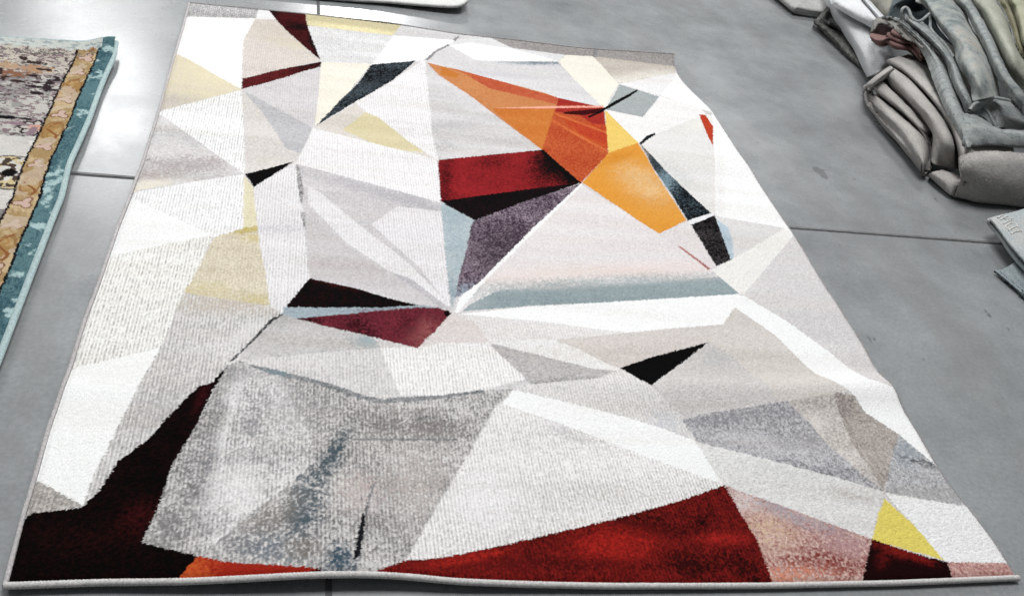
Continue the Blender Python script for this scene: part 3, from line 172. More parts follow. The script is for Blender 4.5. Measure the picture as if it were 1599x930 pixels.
"white_strip":[[[3.4142,4.005,0.21],[3.1785,3.3958,0.215],[3.1387,3.2605,0.22],[3.1073,3.1167,0.225],[3.0886,3.0039,0.225]],[[3.3911,3.9635,0.235],[3.1475,3.3385,0.245],[3.1011,3.1842,0.25],[3.0803,3.0589,0.25],[3.0662,2.9568,0.25]],[[3.4398,4.0003,0.23],[3.1796,3.3466,0.24],[3.1387,3.2116,0.245],[3.1181,3.0938,0.245],[3.1195,3.0171,0.24]],[[3.5124,4.0782,0.2],[3.2543,3.429,0.2],[3.2399,3.3336,0.2],[3.225,3.2323,0.2],[3.2149,3.1359,0.2]]],
"beige":[[[3.4903,4.0399,0.18],[3.2768,3.4645,0.19],[3.2296,3.2772,0.2],[3.1858,3.1168,0.21],[3.1962,3.0549,0.21]],[[3.4633,3.916,0.24],[3.2393,3.3428,0.25],[3.1832,3.1676,0.255],[3.1404,3.0221,0.26],[3.1536,2.9717,0.25]],[[3.4761,3.8031,0.28],[3.2482,3.2554,0.29],[3.2039,3.1169,0.29],[3.1532,2.9819,0.29],[3.1698,2.9428,0.27]],[[3.6746,3.936,0.25],[3.4346,3.4005,0.25],[3.377,3.2532,0.25],[3.3224,3.1134,0.25],[3.3163,3.0541,0.24]]],
"small_grey":[[[2.9334,4.0584,0.01],[2.9695,3.7767,0.008],[2.9773,3.6991,0.006],[2.9894,3.6159,0.004],[3.0029,3.6024,0.004],[3.0707,3.5992,0.004],[3.1803,3.6015,0.004],[3.2535,3.5906,0.004]],[[2.9035,4.0212,0.03],[2.9402,3.7358,0.03],[2.9478,3.6588,0.028],[2.9608,3.5804,0.028],[2.9913,3.5875,0.026],[3.0614,3.5865,0.022],[3.1706,3.589,0.022],[3.2482,3.5799,0.022]],[[2.8931,3.9773,0.055],[2.9466,3.7192,0.055],[2.9547,3.6463,0.055],[2.9627,3.575,0.055],[2.993,3.5731,0.053],[3.0568,3.5767,0.05],[3.1519,3.5746,0.05],[3.2238,3.5549,0.05]],[[2.9614,4.0191,0.065],[3.0128,3.776,0.065],[3.02,3.7014,0.065],[3.0277,3.6474,0.065],[3.0585,3.6455,0.063],[3.1091,3.6348,0.06],[3.1773,3.6227,0.06],[3.2457,3.6105,0.06]],[[3.1496,4.1412,0.065],[3.1491,3.9098,0.065],[3.1507,3.84,0.065],[3.1523,3.7716,0.065],[3.1743,3.766,0.063],[3.2069,3.7476,0.06],[3.2527,3.7263,0.06],[3.3079,3.7087,0.06]],[[3.3372,4.2798,0.06],[3.3337,4.0816,0.06],[3.3335,4.0078,0.06],[3.3233,3.9316,0.06],[3.3319,3.9146,0.06],[3.3389,3.877,0.06],[3.3558,3.8436,0.06],[3.3923,3.818,0.06]]],
"dark_rug":[[[3.0563,3.4905,0.006],[3.0527,3.3225,0.004],[3.0503,3.1748,0.004],[3.0521,3.0275,0.004],[3.0623,2.9114,0.004],[3.0812,2.8445,0.004]],[[3.0131,3.4294,0.035],[3.0236,3.2835,0.03],[3.0252,3.1458,0.03],[3.0335,3.0025,0.026],[3.05,2.8945,0.02],[3.0645,2.8266,0.02]],[[3.0167,3.397,0.045],[3.0218,3.251,0.05],[3.0345,3.1349,0.046],[3.0458,3.0046,0.04],[3.0557,2.8921,0.035],[3.0711,2.8352,0.03]],[[3.1083,3.5179,0.02],[3.1131,3.381,0.03],[3.122,3.2578,0.03],[3.1123,3.1021,0.03],[3.1032,2.9541,0.03],[3.1002,2.8651,0.03]],[[3.0647,3.3925,0.05],[3.093,3.3344,0.06],[3.1011,3.2119,0.06],[3.1002,3.0715,0.055],[3.0953,2.9292,0.05],[3.1108,2.8679,0.04]],[[3.1445,3.5086,0.05],[3.1718,3.422,0.06],[3.1736,3.2856,0.06],[3.1477,3.1141,0.06],[3.1426,2.9808,0.05],[3.1487,2.9007,0.04]]],
"dark_flap":[[[3.0129,3.4207,0.035],[3.0677,3.4902,0.05],[3.1341,3.5753,0.065],[3.2235,3.7022,0.065]],[[3.0169,3.4009,0.04],[3.0712,3.461,0.055],[3.133,3.5293,0.072],[3.2254,3.6518,0.07]],[[3.084,3.4403,0.03],[3.1399,3.5091,0.035],[3.2269,3.6182,0.04],[3.2974,3.706,0.045]]],
"pb_top":[[2.7752,1.1955,0.085],[2.779,1.2907,0.088],[2.7894,1.3633,0.09],[2.7985,1.4159,0.088],[2.803,1.4462,0.082],[2.7997,1.4487,0.072],[2.8043,1.4472,0.06],[2.8143,1.4352,0.05],[2.8161,1.385,0.046],[2.793,1.2398,0.042],[2.7936,1.1823,0.04]],
"pb_low":[[[2.7129,1.2082,0.014],[2.7272,1.1422,0.014],[2.7385,1.0779,0.014],[2.7621,0.968,0.014],[2.7831,0.8335,0.014]],[[2.7137,1.2109,0.02],[2.7307,1.1416,0.02],[2.7391,1.077,0.02],[2.7624,0.967,0.02],[2.7831,0.8325,0.02]],[[2.7452,1.2166,0.024],[2.7774,1.1834,0.022],[2.7852,1.1137,0.022],[2.8048,1.0011,0.022],[2.8242,0.8637,0.022]],[[2.8062,1.2489,0.03],[2.8295,1.2076,0.03],[2.8362,1.1438,0.03],[2.8541,1.0424,0.03],[2.8766,0.9082,0.03]],[[2.8935,1.3169,0.03],[2.9654,1.2689,0.03],[2.9644,1.1946,0.03],[2.9629,1.0879,0.03],[2.961,0.9541,0.03]]],
"top_white":[[0.6459,2.8859,0.035],[0.7643,2.9016,0.035],[0.9175,2.9076,0.035],[1.0288,2.9119,0.035],[1.0809,2.9274,0.035],[1.1174,2.9749,0.035]],
"pb_dir":[[2.7976,1.4444,0.08],[3.0019,1.5299,0.085]],
"letters":[[[2.8262,1.437,0.0925],[2.852,1.4557,0.0925],[2.8685,1.4677,0.0925]],[[2.8289,1.4228,0.0925],[2.8471,1.4375,0.0925],[2.8817,1.459,0.0925]],[[2.8483,1.4316,0.0925],[2.8647,1.4331,0.0925],[2.8861,1.4369,0.0925]],[[2.8213,1.3955,0.0925],[2.8477,1.4125,0.0925],[2.8696,1.4225,0.0925],[2.881,1.4242,0.0925]],[[2.8193,1.3796,0.0925],[2.8447,1.3977,0.0925],[2.8637,1.4058,0.0925],[2.8712,1.4043,0.0925]],[[2.8212,1.3812,0.0925],[2.8183,1.3704,0.0925],[2.8211,1.3644,0.0925]],[[2.8155,1.3547,0.0925],[2.8407,1.3712,0.0925],[2.8609,1.3811,0.0925],[2.8746,1.3827,0.0925]],[[2.877,1.4104,0.0925],[2.8767,1.3973,0.0925],[2.8756,1.3841,0.0925]],[[2.8117,1.3325,0.0925],[2.8358,1.3487,0.0925],[2.8536,1.3551,0.0925],[2.871,1.3584,0.0925]]],
"ori":[[-0.1814,2.138,0.04],[-0.1722,2.0383,0.03],[-0.1757,1.9268,0.024],[-0.1758,1.8143,0.022],[-0.171,1.6632,0.022],[-0.1696,1.608,0.022],[-0.1682,1.4906,0.026],[-0.1701,1.3435,0.026],[-0.1563,1.1779,0.022],[-0.1562,1.0808,0.022],[-0.1515,0.8058,0.022],[-0.147,0.5742,0.022],[-0.1437,0.2979,0.02],[-0.1399,0.105,0.02]],
"orifar":[[-0.1814,2.138,0.04],[-0.2225,2.1379,0.022],[-0.2804,2.1263,0.018],[-0.3586,2.122,0.016],[-0.5257,2.0946,0.016],[-0.7898,2.0497,0.016],[-1.1958,1.9836,0.016]]}
ORIM={"flower":[-0.296,1.541],"small":[-0.285,1.471],"dark":[-0.322,1.807],"rust":[-0.429,1.868],"medal":[-0.304,1.291],"blob":[-0.383,1.588],"streak":[-0.24,1.124],"plum":[-0.35,1.556],"cream":[-0.427,1.999],"grey":[-0.357,1.697]}
CAM={"loc":[0.4169259676489046,-1.0506835934764445,1.463822598270554],"rt":[0.969622216112186,-0.1488553949249808,0.1941000500345661],"up":[-0.06426400045275296,0.610618679434676,0.789312971242245],"bk":[-0.23601461028398563,-0.7778090380853006,0.5825033939860933],"lens":33.19575816882753}
STAIN=[2.340517583400515,1.8086788358102783]

def sg(a): return 1/(1+np.exp(-a))
def rug_h(x,y):
    x=np.asarray(x,float);y=np.asarray(y,float)
    h=np.full(np.broadcast(x,y).shape,.013)
    yy=np.maximum(y,-.02)
    h=h+(.017*np.exp(-((x-.53)/.24)**2)+.005*sg((1.1-x)/.15)+.001)*np.exp(-(yy/.17)**2)
    h=h+(.014+.034*np.clip(x/2,0,1.1)**1.5)*np.clip((y-2.36)/.30,0,1.3)**2
    # transverse ripples left over from rolling
    for y0,a,w,x0,xs in ((.56,.018,.055,1.15,.12),(.30,.006,.06,1.5,.15),(.52,.005,.04,.2,-.2),(.95,.004,.07,1.3,.3),(1.35,.004,.06,.6,-.2),(1.75,.005,.07,1.2,.2),(2.12,.004,.06,.9,-.4)):
        yc=y0+.03*(x-1)+.012*np.sin(x*4+y0*9)
        h=h+a*np.exp(-((y-yc)/w)**2)*sg((x-x0)/xs)
    return h


# ------------------------------------------------------------------ helpers
def srgb(c):
    c = np.asarray(c, float) / 255
    return np.where(c <= .04045, c / 12.92, ((c + .055) / 1.055) ** 2.4)
def alb(h):
    """yarn colour as albedo"""
    c = np.array(h)
    return np.clip(srgb(c) / GAIN, .0012, .85)
def interp(curve, q, k):
    a = np.array(curve)
    return np.interp(q, a[:, k], a[:, 1 - k])
def smooth_curve(curve, q, k, w=.03):
    return sum(interp(curve, q + d * w, k) for d in (-1, -.5, 0, .5, 1)) / 5
def vnoise(x, y, seed=0):
    """value noise, ~0..1, period-free enough"""
    r = np.random.default_rng(seed).random((257, 257)); r[256] = r[0]; r[:, 256] = r[:, 0]
    xi = np.floor(x).astype(int); yi = np.floor(y).astype(int)
    fx = x - xi; fy = y - yi; fx = fx * fx * (3 - 2 * fx); fy = fy * fy * (3 - 2 * fy)
    xi &= 255; yi &= 255
    a = r[xi, yi] * (1 - fx) + r[xi + 1, yi] * fx
    b = r[xi, yi + 1] * (1 - fx) + r[xi + 1, yi + 1] * fx
    return a * (1 - fy) + b * fy
def fbm(x, y, seed=0, o=3):
    s = 0; a = .5; t = 0
    for i in range(o):
        s = s + a * vnoise(x * 2 ** i + 17.3 * i, y * 2 ** i + 9.1 * i, seed + i); t += a; a *= .55
    return s / t
def rankish(v, lo=.12, hi=.88):
    return np.clip((v - lo) / (hi - lo), 0, 1)

def props(o, label=None, cat=None, group=None, kind=None):
    if label: o['label'] = label
    if cat: o['category'] = cat
    if group: o['group'] = group
    if kind: o['kind'] = kind
    return o
def empty(name, loc, label, cat, group=None):
    o = bpy.data.objects.new(name, None); o.location = loc; o.empty_display_size = .1
    COL.objects.link(o); return props(o, label, cat, group)
def mesh_obj(name, verts, faces, mat, parent=None, smooth=True, cols=None):
    me = bpy.data.meshes.new(name)
    v = np.asarray(verts, np.float32); f = np.asarray(faces, np.int32)
    n = f.shape[1]
    me.vertices.add(len(v)); me.vertices.foreach_set('co', v.ravel())
    me.loops.add(f.size); me.loops.foreach_set('vertex_index', f.ravel())
    me.polygons.add(len(f)); me.polygons.foreach_set('loop_start', np.arange(0, f.size, n, dtype=np.int32))
    me.polygons.foreach_set('loop_total', np.full(len(f), n, np.int32))
    me.polygons.foreach_set('use_smooth', np.full(len(f), smooth, bool))
    me.update(calc_edges=True)
    if cols is not None:
        at = me.color_attributes.new('Yarn', 'FLOAT_COLOR', 'POINT')
        c = np.ones((len(v), 4), np.float32); c[:, :3] = cols
        at.data.foreach_set('color', c.ravel())
    me.materials.append(mat)
    o = bpy.data.objects.new(name, me); COL.objects.link(o)
    if parent:
        o.parent = parent
        o.matrix_parent_inverse = Matrix.Translation(-Vector(parent.location))
    return o
def grid_faces(nu, nv, off=0, closed_v=False):
    i = np.arange(nu - 1)[:, None]; j = np.arange(nv if closed_v else nv - 1)[None, :]
    j2 = (j + 1) % nv
    a = i * nv + j; b = i * nv + j2; c = (i + 1) * nv + j2; d = (i + 1) * nv + j
    return np.stack([a, d, c, b], -1).reshape(-1, 4) + off
def catmull(P, n, axis=0):
    """resample along axis 0 to n points, smooth"""
    P = np.asarray(P, float)
    k = len(P)
    if k == 2:
        t = np.linspace(0, 1, n)[:, None] if P.ndim == 2 else np.linspace(0, 1, n)[:, None, None]
        return P[0] * (1 - t) + P[1] * t
    d = np.linalg.norm(np.diff(P, axis=0), axis=-1)
    if d.ndim > 1: d = d.mean(1)
    s = np.concatenate([[0], np.cumsum(d ** .6)]); s /= s[-1]
    q = np.linspace(0, 1, n); i = np.clip(np.searchsorted(s, q, 'right') - 1, 0, k - 2)
    t = (q - s[i]) / (s[i + 1] - s[i])
    sh = (n,) + (1,) * (P.ndim - 1); t = t.reshape(sh)
    E = np.concatenate([[2 * P[0] - P[1]], P, [2 * P[-1] - P[-2]]])
    p0, p1, p2, p3 = E[i], E[i + 1], E[i + 2], E[i + 3]
    return .5 * (2 * p1 + (p2 - p0) * t + (2 * p0 - 5 * p1 + 4 * p2 - p3) * t * t + (3 * p1 - p0 - 3 * p2 + p3) * t ** 3)
def loft_grid(rails, nu, nv):
    R = np.stack([catmull(r, nu) for r in rails])           # k,nu,3
    return catmull(R, nv).transpose(1, 0, 2)                # nu,nv,3
def normals(G):
    du = np.gradient(G, axis=0); dv = np.gradient(G, axis=1)
    n = np.cross(du, dv); return n / (np.linalg.norm(n, axis=-1, keepdims=True) + 1e-9)
def wobble(G, amp, sc, seed):
    n = normals(G); x, y = G[..., 0] * sc + G[..., 2] * sc * .7, G[..., 1] * sc - G[..., 2] * sc
    return G + n * ((fbm(x, y, seed, 3) - .5) * 2 * amp)[..., None]
def sheet(G, th, flip=1):
    """grid -> closed sheet of real thickness with rounded rims"""
    nu, nv = G.shape[:2]; n = normals(G) * flip
    # always thicken away from the upper side
    top = G; bot = G - n * th
    V = np.concatenate([top.reshape(-1, 3), bot.reshape(-1, 3)]); N = nu * nv
    F = [grid_faces(nu, nv), grid_faces(nu, nv, N)[:, ::-1]]
    idx = np.arange(N).reshape(nu, nv)
    ring = np.concatenate([idx[0, :], idx[1:, -1], idx[-1, -2::-1], idx[-2:0:-1, 0]])
    nx = np.roll(ring, -1)
    F.append(np.stack([ring, nx, nx + N, ring + N], -1))
    return V, np.concatenate(F)
def tube(path, rad, ns=10, n=None, squash=1.0):
    P = np.asarray(path, float)
    if n: P = catmull(P, n)
    T = np.gradient(P, axis=0); T /= np.linalg.norm(T, axis=1, keepdims=True) + 1e-9
    up = np.tile([0, 0, 1.0], (len(P), 1)); S = np.cross(T, up); S /= np.linalg.norm(S, axis=1, keepdims=True) + 1e-9
    U_ = np.cross(S, T); a = np.linspace(0, 2 * np.pi, ns, endpoint=False)
    rad = np.broadcast_to(rad, (len(P),))[:, None, None]
    V = P[:, None] + rad * (np.cos(a)[None, :, None] * S[:, None] + squash * np.sin(a)[None, :, None] * U_[:, None])
    V = V.reshape(-1, 3); F = grid_faces(len(P), ns, 0, True)
    c0 = np.arange(ns); caps = []
    m = len(V); V = np.concatenate([V, P[:1], P[-1:]])
    for k, base, rev in ((m, 0, 0), (m + 1, (len(P) - 1) * ns, 1)):
        q = np.stack([base + c0, base + (c0 + 1) % ns, np.full(ns, k), np.full(ns, k)], -1)
        caps.append(q)
    return V, F, caps
def tube_obj(name, path, rad, mat, parent=None, ns=10, n=None, squash=1.0):
    V, F, caps = tube(path, rad, ns, n, squash)
    return mesh_obj(name, V, F, mat, parent)
def join(parts):
    V = []; F = []; o = 0
    for v, f in parts:
        V.append(v); F.append(np.asarray(f) + o); o += len(v)
    return np.concatenate(V), np.concatenate(F)

# ------------------------------------------------------------------ materials
def new_mat(name, rough=.9, spec=.2):
    m = bpy.data.materials.new(name); m.use_nodes = True
    nt = m.node_tree; b = nt.nodes['Principled BSDF']
    b.inputs['Roughness'].default_value = rough; b.inputs['Specular IOR Level'].default_value = spec
    return m, nt, b
def N(nt, typ, **kw):
    n = nt.nodes.new(typ)
    for k, v in kw.items():
        if k in n.inputs: n.inputs[k].default_value = v
        else: setattr(n, k, v)
    return n
def ramp(nt, stops, interp_='LINEAR'):
    r = nt.nodes.new('ShaderNodeValToRGB'); r.color_ramp.interpolation = interp_
    e = r.color_ramp.elements
    while len(e) < len(stops): e.new(.5)
    for k, (p, c) in zip(e, stops):
        k.position = p; k.color = (*c, 1) if len(c) == 3 else c
    return r
def lin(h): return tuple(float(v) for v in alb(h))
def coords(nt, scale=(1, 1, 1), rot=(0, 0, 0), loc=(0, 0, 0)):
    g = nt.nodes.new('ShaderNodeNewGeometry'); mp = nt.nodes.new('ShaderNodeMapping')
    mp.inputs['Scale'].default_value = scale; mp.inputs['Rotation'].default_value = rot; mp.inputs['Location'].default_value = loc
    nt.links.new(g.outputs['Position'], mp.inputs['Vector']); return mp.outputs['Vector']
def bump(nt, b, h, strength, dist):
    n = N(nt, 'ShaderNodeBump', Strength=strength, Distance=dist)
    nt.links.new(h, n.inputs['Height']); nt.links.new(n.outputs['Normal'], b.inputs['Normal'])

def yarn_mat(name, rough=.95):
    m, nt, b = new_mat(name, rough, .03)
    a = nt.nodes.new('ShaderNodeVertexColor'); a.layer_name = 'Yarn'
    n = N(nt, 'ShaderNodeTexNoise', Scale=420.0, Detail=2.0)
    nt.links.new(coords(nt, (1, .6, 1)), n.inputs['Vector'])
    r = ramp(nt, [(.3, (.84, .84, .84)), (.7, (1.06, 1.06, 1.06))])
    nt.links.new(n.outputs['Fac'], r.inputs['Fac'])
    mx = N(nt, 'ShaderNodeMix', data_type='RGBA', blend_type='MULTIPLY'); mx.inputs[0].default_value = 1
    nt.links.new(a.outputs['Color'], mx.inputs[6]); nt.links.new(r.outputs['Color'], mx.inputs[7])
    nt.links.new(mx.outputs[2], b.inputs['Base Color'])
    bump(nt, b, n.outputs['Fac'], .5, .002)
    return m
def cloth_mat(name, stops, nscale=9., rot=0., stretch=(1, 1, 1), rib=160., ribs=.25, fine=500., bumpd=.002, spots=None, detail=4.):
    """woven / pile cloth: mottled colour, fine pile grain and faint ribs"""
    m, nt, b = new_mat(name, .95, .08)
    v = coords(nt, stretch, (0, 0, rot))
    n = N(nt, 'ShaderNodeTexNoise', Scale=nscale, Detail=detail, Roughness=.6); nt.links.new(v, n.inputs['Vector'])
    r = ramp(nt, stops); nt.links.new(n.outputs['Fac'], r.inputs['Fac']); col = r.outputs['Color']
    f = N(nt, 'ShaderNodeTexNoise', Scale=min(fine, 190.), Detail=4.0, Roughness=.65); nt.links.new(coords(nt), f.inputs['Vector'])
    fr = ramp(nt, [(.28, (.66, .66, .66)), (.72, (1.16, 1.16, 1.16))]); nt.links.new(f.outputs['Fac'], fr.inputs['Fac'])
    mx = N(nt, 'ShaderNodeMix', data_type='RGBA', blend_type='MULTIPLY'); mx.inputs[0].default_value = 1
    nt.links.new(col, mx.inputs[6]); nt.links.new(fr.outputs['Color'], mx.inputs[7]); col = mx.outputs[2]
    if spots:
        sc, lo, hi, c, st = spots
        s = N(nt, 'ShaderNodeTexNoise', Scale=sc, Detail=3.0, Roughness=.65); nt.links.new(coords(nt, st, (0, 0, rot), (3.1, 1.7, .3)), s.inputs['Vector'])
        sr = ramp(nt, [(lo, (0, 0, 0)), (hi, (1, 1, 1))]); nt.links.new(s.outputs['Fac'], sr.inputs['Fac'])
        m2 = N(nt, 'ShaderNodeMix', data_type='RGBA'); nt.links.new(sr.outputs['Color'], m2.inputs[0])
        nt.links.new(col, m2.inputs[6]); m2.inputs[7].default_value = (*c, 1); col = m2.outputs[2]
    nt.links.new(col, b.inputs['Base Color'])
    w = N(nt, 'ShaderNodeTexWave', Scale=rib, Distortion=2.5, Detail=1.0); w.inputs['Detail Scale'].default_value = 2.0
    nt.links.new(coords(nt, (1, 1, 1), (0, 0, rot)), w.inputs['Vector'])
    ad = N(nt, 'ShaderNodeMath', operation='MULTIPLY_ADD'); nt.links.new(w.outputs['Fac'], ad.inputs[0]); ad.inputs[1].default_value = ribs
    nt.links.new(f.outputs['Fac'], ad.inputs[2])
    bump(nt, b, ad.outputs[0], .8, bumpd)
    return m

# ------------------------------------------------------------------ painting yarns
def inside(px, py, poly):
    x = poly[0::2]; y = poly[1::2]; n = len(x); c = np.zeros(len(px), bool); j = n - 1
    for i in range(n):
        if y[i] != y[j]:
            k = ((y[i] > py) != (y[j] > py)) & (px < (x[j] - x[i]) * (py - y[i]) / (y[j] - y[i]) + x[i])
            c ^= k
        j = i
    return c
def pick(c0, c1, w): return c0 + (c1 - c0) * w[:, None]
class Yarn:
    """per-tuft random fields shared by every colour patch of a rug"""
    def __init__(s, X, Y, rib=.0078, seed=3):
        s.X, s.Y = X, Y; n = len(X); g = np.random.default_rng(seed)
        row = np.floor(X / rib * 2)                              # half-rib columns
        off = (np.sin(row * 12.9898) * 43758.5453) % 1
        cell = vnoise(row * 1.0 + .5, Y / .0052 + off * 9, seed)
        cell2 = vnoise(X / .0036, Y / .0044, seed + 5)
        s.v = g.random(n)
        s.r = rankish(.40 * cell + .38 * cell2 + .22 * s.v, .16, .84)
        s.r2 = rankish(.45 * cell2 + .35 * vnoise(X / .005 + 7, Y / .005, seed + 8) + .2 * g.random(n), .16, .84)
        ph = X / rib + .10 * (vnoise(X * 30, Y * 12, seed + 2) - .5) * 2
        s.ph = ph; s.rib = np.cos(2 * np.pi * ph); s.ribdash = (vnoise(np.floor(ph) * 3.7, Y / .009, seed + 4) - .5) * 2
        s.streak = fbm(X * 2.6, Y * 17, seed + 11, 3) * 2 - 1
        s.mot = fbm(X * 16, Y * 16, seed + 21, 3) * 2 - 1
        s.jx = X + (g.random(n) - .5) * .0035 + (cell2 - .5) * .004; s.jy = Y + (g.random(n) - .5) * .0035 + (cell - .5) * .005
def paint(Y_, polys):
    n = len(Y_.X); col = np.zeros((n, 3)); ribf = np.zeros(n); sm = np.zeros(n)
    for pts, h0, h1, m, o in polys:
        p = np.array(pts); x0, x1 = p[0::2].min() - .001, p[0::2].max() + .001; y0, y1 = p[1::2].min() - .001, p[1::2].max() + .001
        i = np.nonzero((Y_.jx > x0) & (Y_.jx < x1) & (Y_.jy > y0) & (Y_.jy < y1))[0]
        if not len(i): continue
        i = i[inside(Y_.jx[i], Y_.jy[i], p)]
        if not len(i): continue
        rb = o.get('rib', 0); st = o.get('st', 0); ns = o.get('ns', 0)
        mm = m + .8 * max(st, .25)  * Y_.streak[i] + 1.8 * ns * Y_.mot[i] + .34 * rb * (Y_.rib[i] - .1) * (1 + .8 * Y_.ribdash[i])
        if rb >= .8: mm = mm + .36 * np.exp(-(((Y_.ph[i] / 2) % 1 - .5) / .10) ** 2) * (.35 + .9 * Y_.ribdash[i])
        w = np.clip(mm + o.get('a', .9) * (Y_.r[i] - .5), 0, 1)
        c = pick(alb(h0), alb(h1), w)
        for bx, by, a, b_, c_, d, hc, s in o.get('bl', []):
            dx = Y_.X[i] - bx; dy = Y_.Y[i] - by
            u = a * dx + b_ * dy; v = c_ * dx + d * dy; q = u * u + v * v
            k = np.nonzero(q < 4)[0]
            if not len(k): continue
            pr = s * np.exp(-(q[k] ** 1.3) * .9) * (1 + .35 * Y_.mot[i[k]])
            wb = np.clip(pr + o.get('a', .8) * 1.1 * (Y_.r2[i[k]] - .5) * np.clip(pr * 4, 0, 1), 0, 1)
            c[k] += (alb(hc) - c[k]) * wb[:, None]
        col[i] = c; ribf[i] = rb; sm[i] = o.get('sm', 0)
    # dye-lot bands across the weave, a little warmer than the pale yarns
    ab = np.clip(fbm(Y_.X * 1.6 + 3, Y_.Y * 21, 77, 3) * 2.6 - 1.05, 0, 1) * np.clip((col[:, 1] - .2) * 5, 0, 1) * (.6 + .8 * Y_.r2)
    col *= 1 - ab[:, None] * np.array([.085, .10, .125]) * (1.25 - col[:, 1:2])
    return col, ribf, sm

# ================================================================== SETTING
def build_floor():
    m, nt, b = new_mat('polished_concrete', .3, .55)
    L = nt.links
    v = coords(nt)
    cl = N(nt, 'ShaderNodeTexNoise', Scale=2.6, Detail=8.0, Roughness=.68); L.new(v, cl.inputs['Vector'])
    r1 = ramp(nt, [(.28, (.168, .175, .179)), (.5, (.216, .225, .230)), (.74, (.268, .278, .284))]); L.new(cl.outputs['Fac'], r1.inputs['Fac'])
    # fine mineral grain
    g = N(nt, 'ShaderNodeTexNoise', Scale=95., Detail=5.0, Roughness=.7); L.new(v, g.inputs['Vector'])
    r2 = ramp(nt, [(.3, (.86, .86, .86)), (.7, (1.14, 1.14, 1.14))]); L.new(g.outputs['Fac'], r2.inputs['Fac'])
    mx = N(nt, 'ShaderNodeMix', data_type='RGBA', blend_type='MULTIPLY'); mx.inputs[0].default_value = 1
    L.new(r1.outputs['Color'], mx.inputs[6]); L.new(r2.outputs['Color'], mx.inputs[7]); col = mx.outputs[2]
    bl = N(nt, 'ShaderNodeTexNoise', Scale=11., Detail=6.0, Roughness=.72); L.new(coords(nt, (1, .7, 1), (0, 0, .3), (2, 7, 0)), bl.inputs['Vector'])
    rb = ramp(nt, [(.3, (.93, .93, .93)), (.7, (1.07, 1.07, 1.07))]); L.new(bl.outputs['Fac'], rb.inputs['Fac'])
    mb = N(nt, 'ShaderNodeMix', data_type='RGBA', blend_type='MULTIPLY'); mb.inputs[0].default_value = 1
    L.new(col, mb.inputs[6]); L.new(rb.outputs['Color'], mb.inputs[7]); col = mb.outputs[2]
    # brownish drag marks
    dr = N(nt, 'ShaderNodeTexNoise', Scale=3.2, Detail=5.0, Roughness=.7); L.new(coords(nt, (1, .35, 1), (0, 0, .6)), dr.inputs['Vector'])
    r3_ = ramp(nt, [(.5, (0, 0, 0)), (.75, (.5, .5, .5))]); L.new(dr.outputs['Fac'], r3_.inputs['Fac'])
    m3 = N(nt, 'ShaderNodeMix', data_type='RGBA'); L.new(r3_.outputs['Color'], m3.inputs[0]); L.new(col, m3.inputs[6]); m3.inputs[7].default_value = (.175, .174, .171, 1); col = m3.outputs[2]
    # small scuffs and specks
    sp = N(nt, 'ShaderNodeTexNoise', Scale=21., Detail=4.0, Roughness=.55); L.new(coords(nt, (1, .55, 1), (0, 0, -.5), (5, 2, 0)), sp.inputs['Vector'])
    r4 = ramp(nt, [(.70, (0, 0, 0)), (.735, (.6, .6, .6))]); L.new(sp.outputs['Fac'], r4.inputs['Fac'])
    m4 = N(nt, 'ShaderNodeMix', data_type='RGBA'); L.new(r4.outputs['Color'], m4.inputs[0]); L.new(col, m4.inputs[6]); m4.inputs[7].default_value = (.045, .045, .045, 1); col = m4.outputs[2]
    # dried spill
    wn = N(nt, 'ShaderNodeTexNoise', Scale=26., Detail=3.0); L.new(v, wn.inputs['Vector'])
    sb = N(nt, 'ShaderNodeVectorMath', operation='SUBTRACT'); L.new(v, sb.inputs[0]); sb.inputs[1].default_value = (STAIN[0], STAIN[1], 0)
    sc = N(nt, 'ShaderNodeMapping'); L.new(sb.outputs[0], sc.inputs['Vector']); sc.inputs['Rotation'].default_value = (0, 0, -.5); sc.inputs['Scale'].default_value = (1 / .022, 1 / .06, 1)
    ln = N(nt, 'ShaderNodeVectorMath', operation='LENGTH'); L.new(sc.outputs[0], ln.inputs[0])
    ad = N(nt, 'ShaderNodeMath', operation='MULTIPLY_ADD'); L.new(wn.outputs['Fac'], ad.inputs[0]); ad.inputs[1].default_value = 2.6; L.new(ln.outputs['Value'], ad.inputs[2])
    r5 = ramp(nt, [(0.0, (.62, .62, .62)), (.02, (0, 0, 0))]);
    mr = N(nt, 'ShaderNodeMapRange'); L.new(ad.outputs[0], mr.inputs['Value']); mr.inputs['From Min'].default_value = 2.05; mr.inputs['From Max'].default_value = 2.3; mr.inputs['To Min'].default_value = .6; mr.inputs['To Max'].default_value = 0.
    m5 = N(nt, 'ShaderNodeMix', data_type='RGBA'); L.new(mr.outputs['Result'], m5.inputs[0]); L.new(col, m5.inputs[6]); m5.inputs[7].default_value = (.085, .086, .086, 1); col = m5.outputs[2]
    L.new(col, b.inputs['Base Color'])
    rr = N(nt, 'ShaderNodeMapRange'); L.new(cl.outputs['Fac'], rr.inputs['Value']); rr.inputs['From Min'].default_value = .3; rr.inputs['From Max'].default_value = .7
    rr.inputs['To Min'].default_value = .21; rr.inputs['To Max'].default_value = .33; L.new(rr.outputs['Result'], b.inputs['Roughness'])
    bump(nt, b, g.outputs['Fac'], .12, .0008)
    s = 40
    o = mesh_obj('floor', [(-s, -s, 0), (s, -s, 0), (s, s, 0), (-s, s, 0)], [(0, 1, 2, 3)], m, smooth=False)
    props(o, kind='structure')
    # sawn expansion joints: a dark filled cut with a paler seam of filler
    md, nt, b = new_mat('joint_filler', .7, .3); b.inputs['Base Color'].default_value = (.018, .019, .02, 1)
    n = N(nt, 'ShaderNodeTexNoise', Scale=60.); nt.links.new(coords(nt), n.inputs['Vector'])
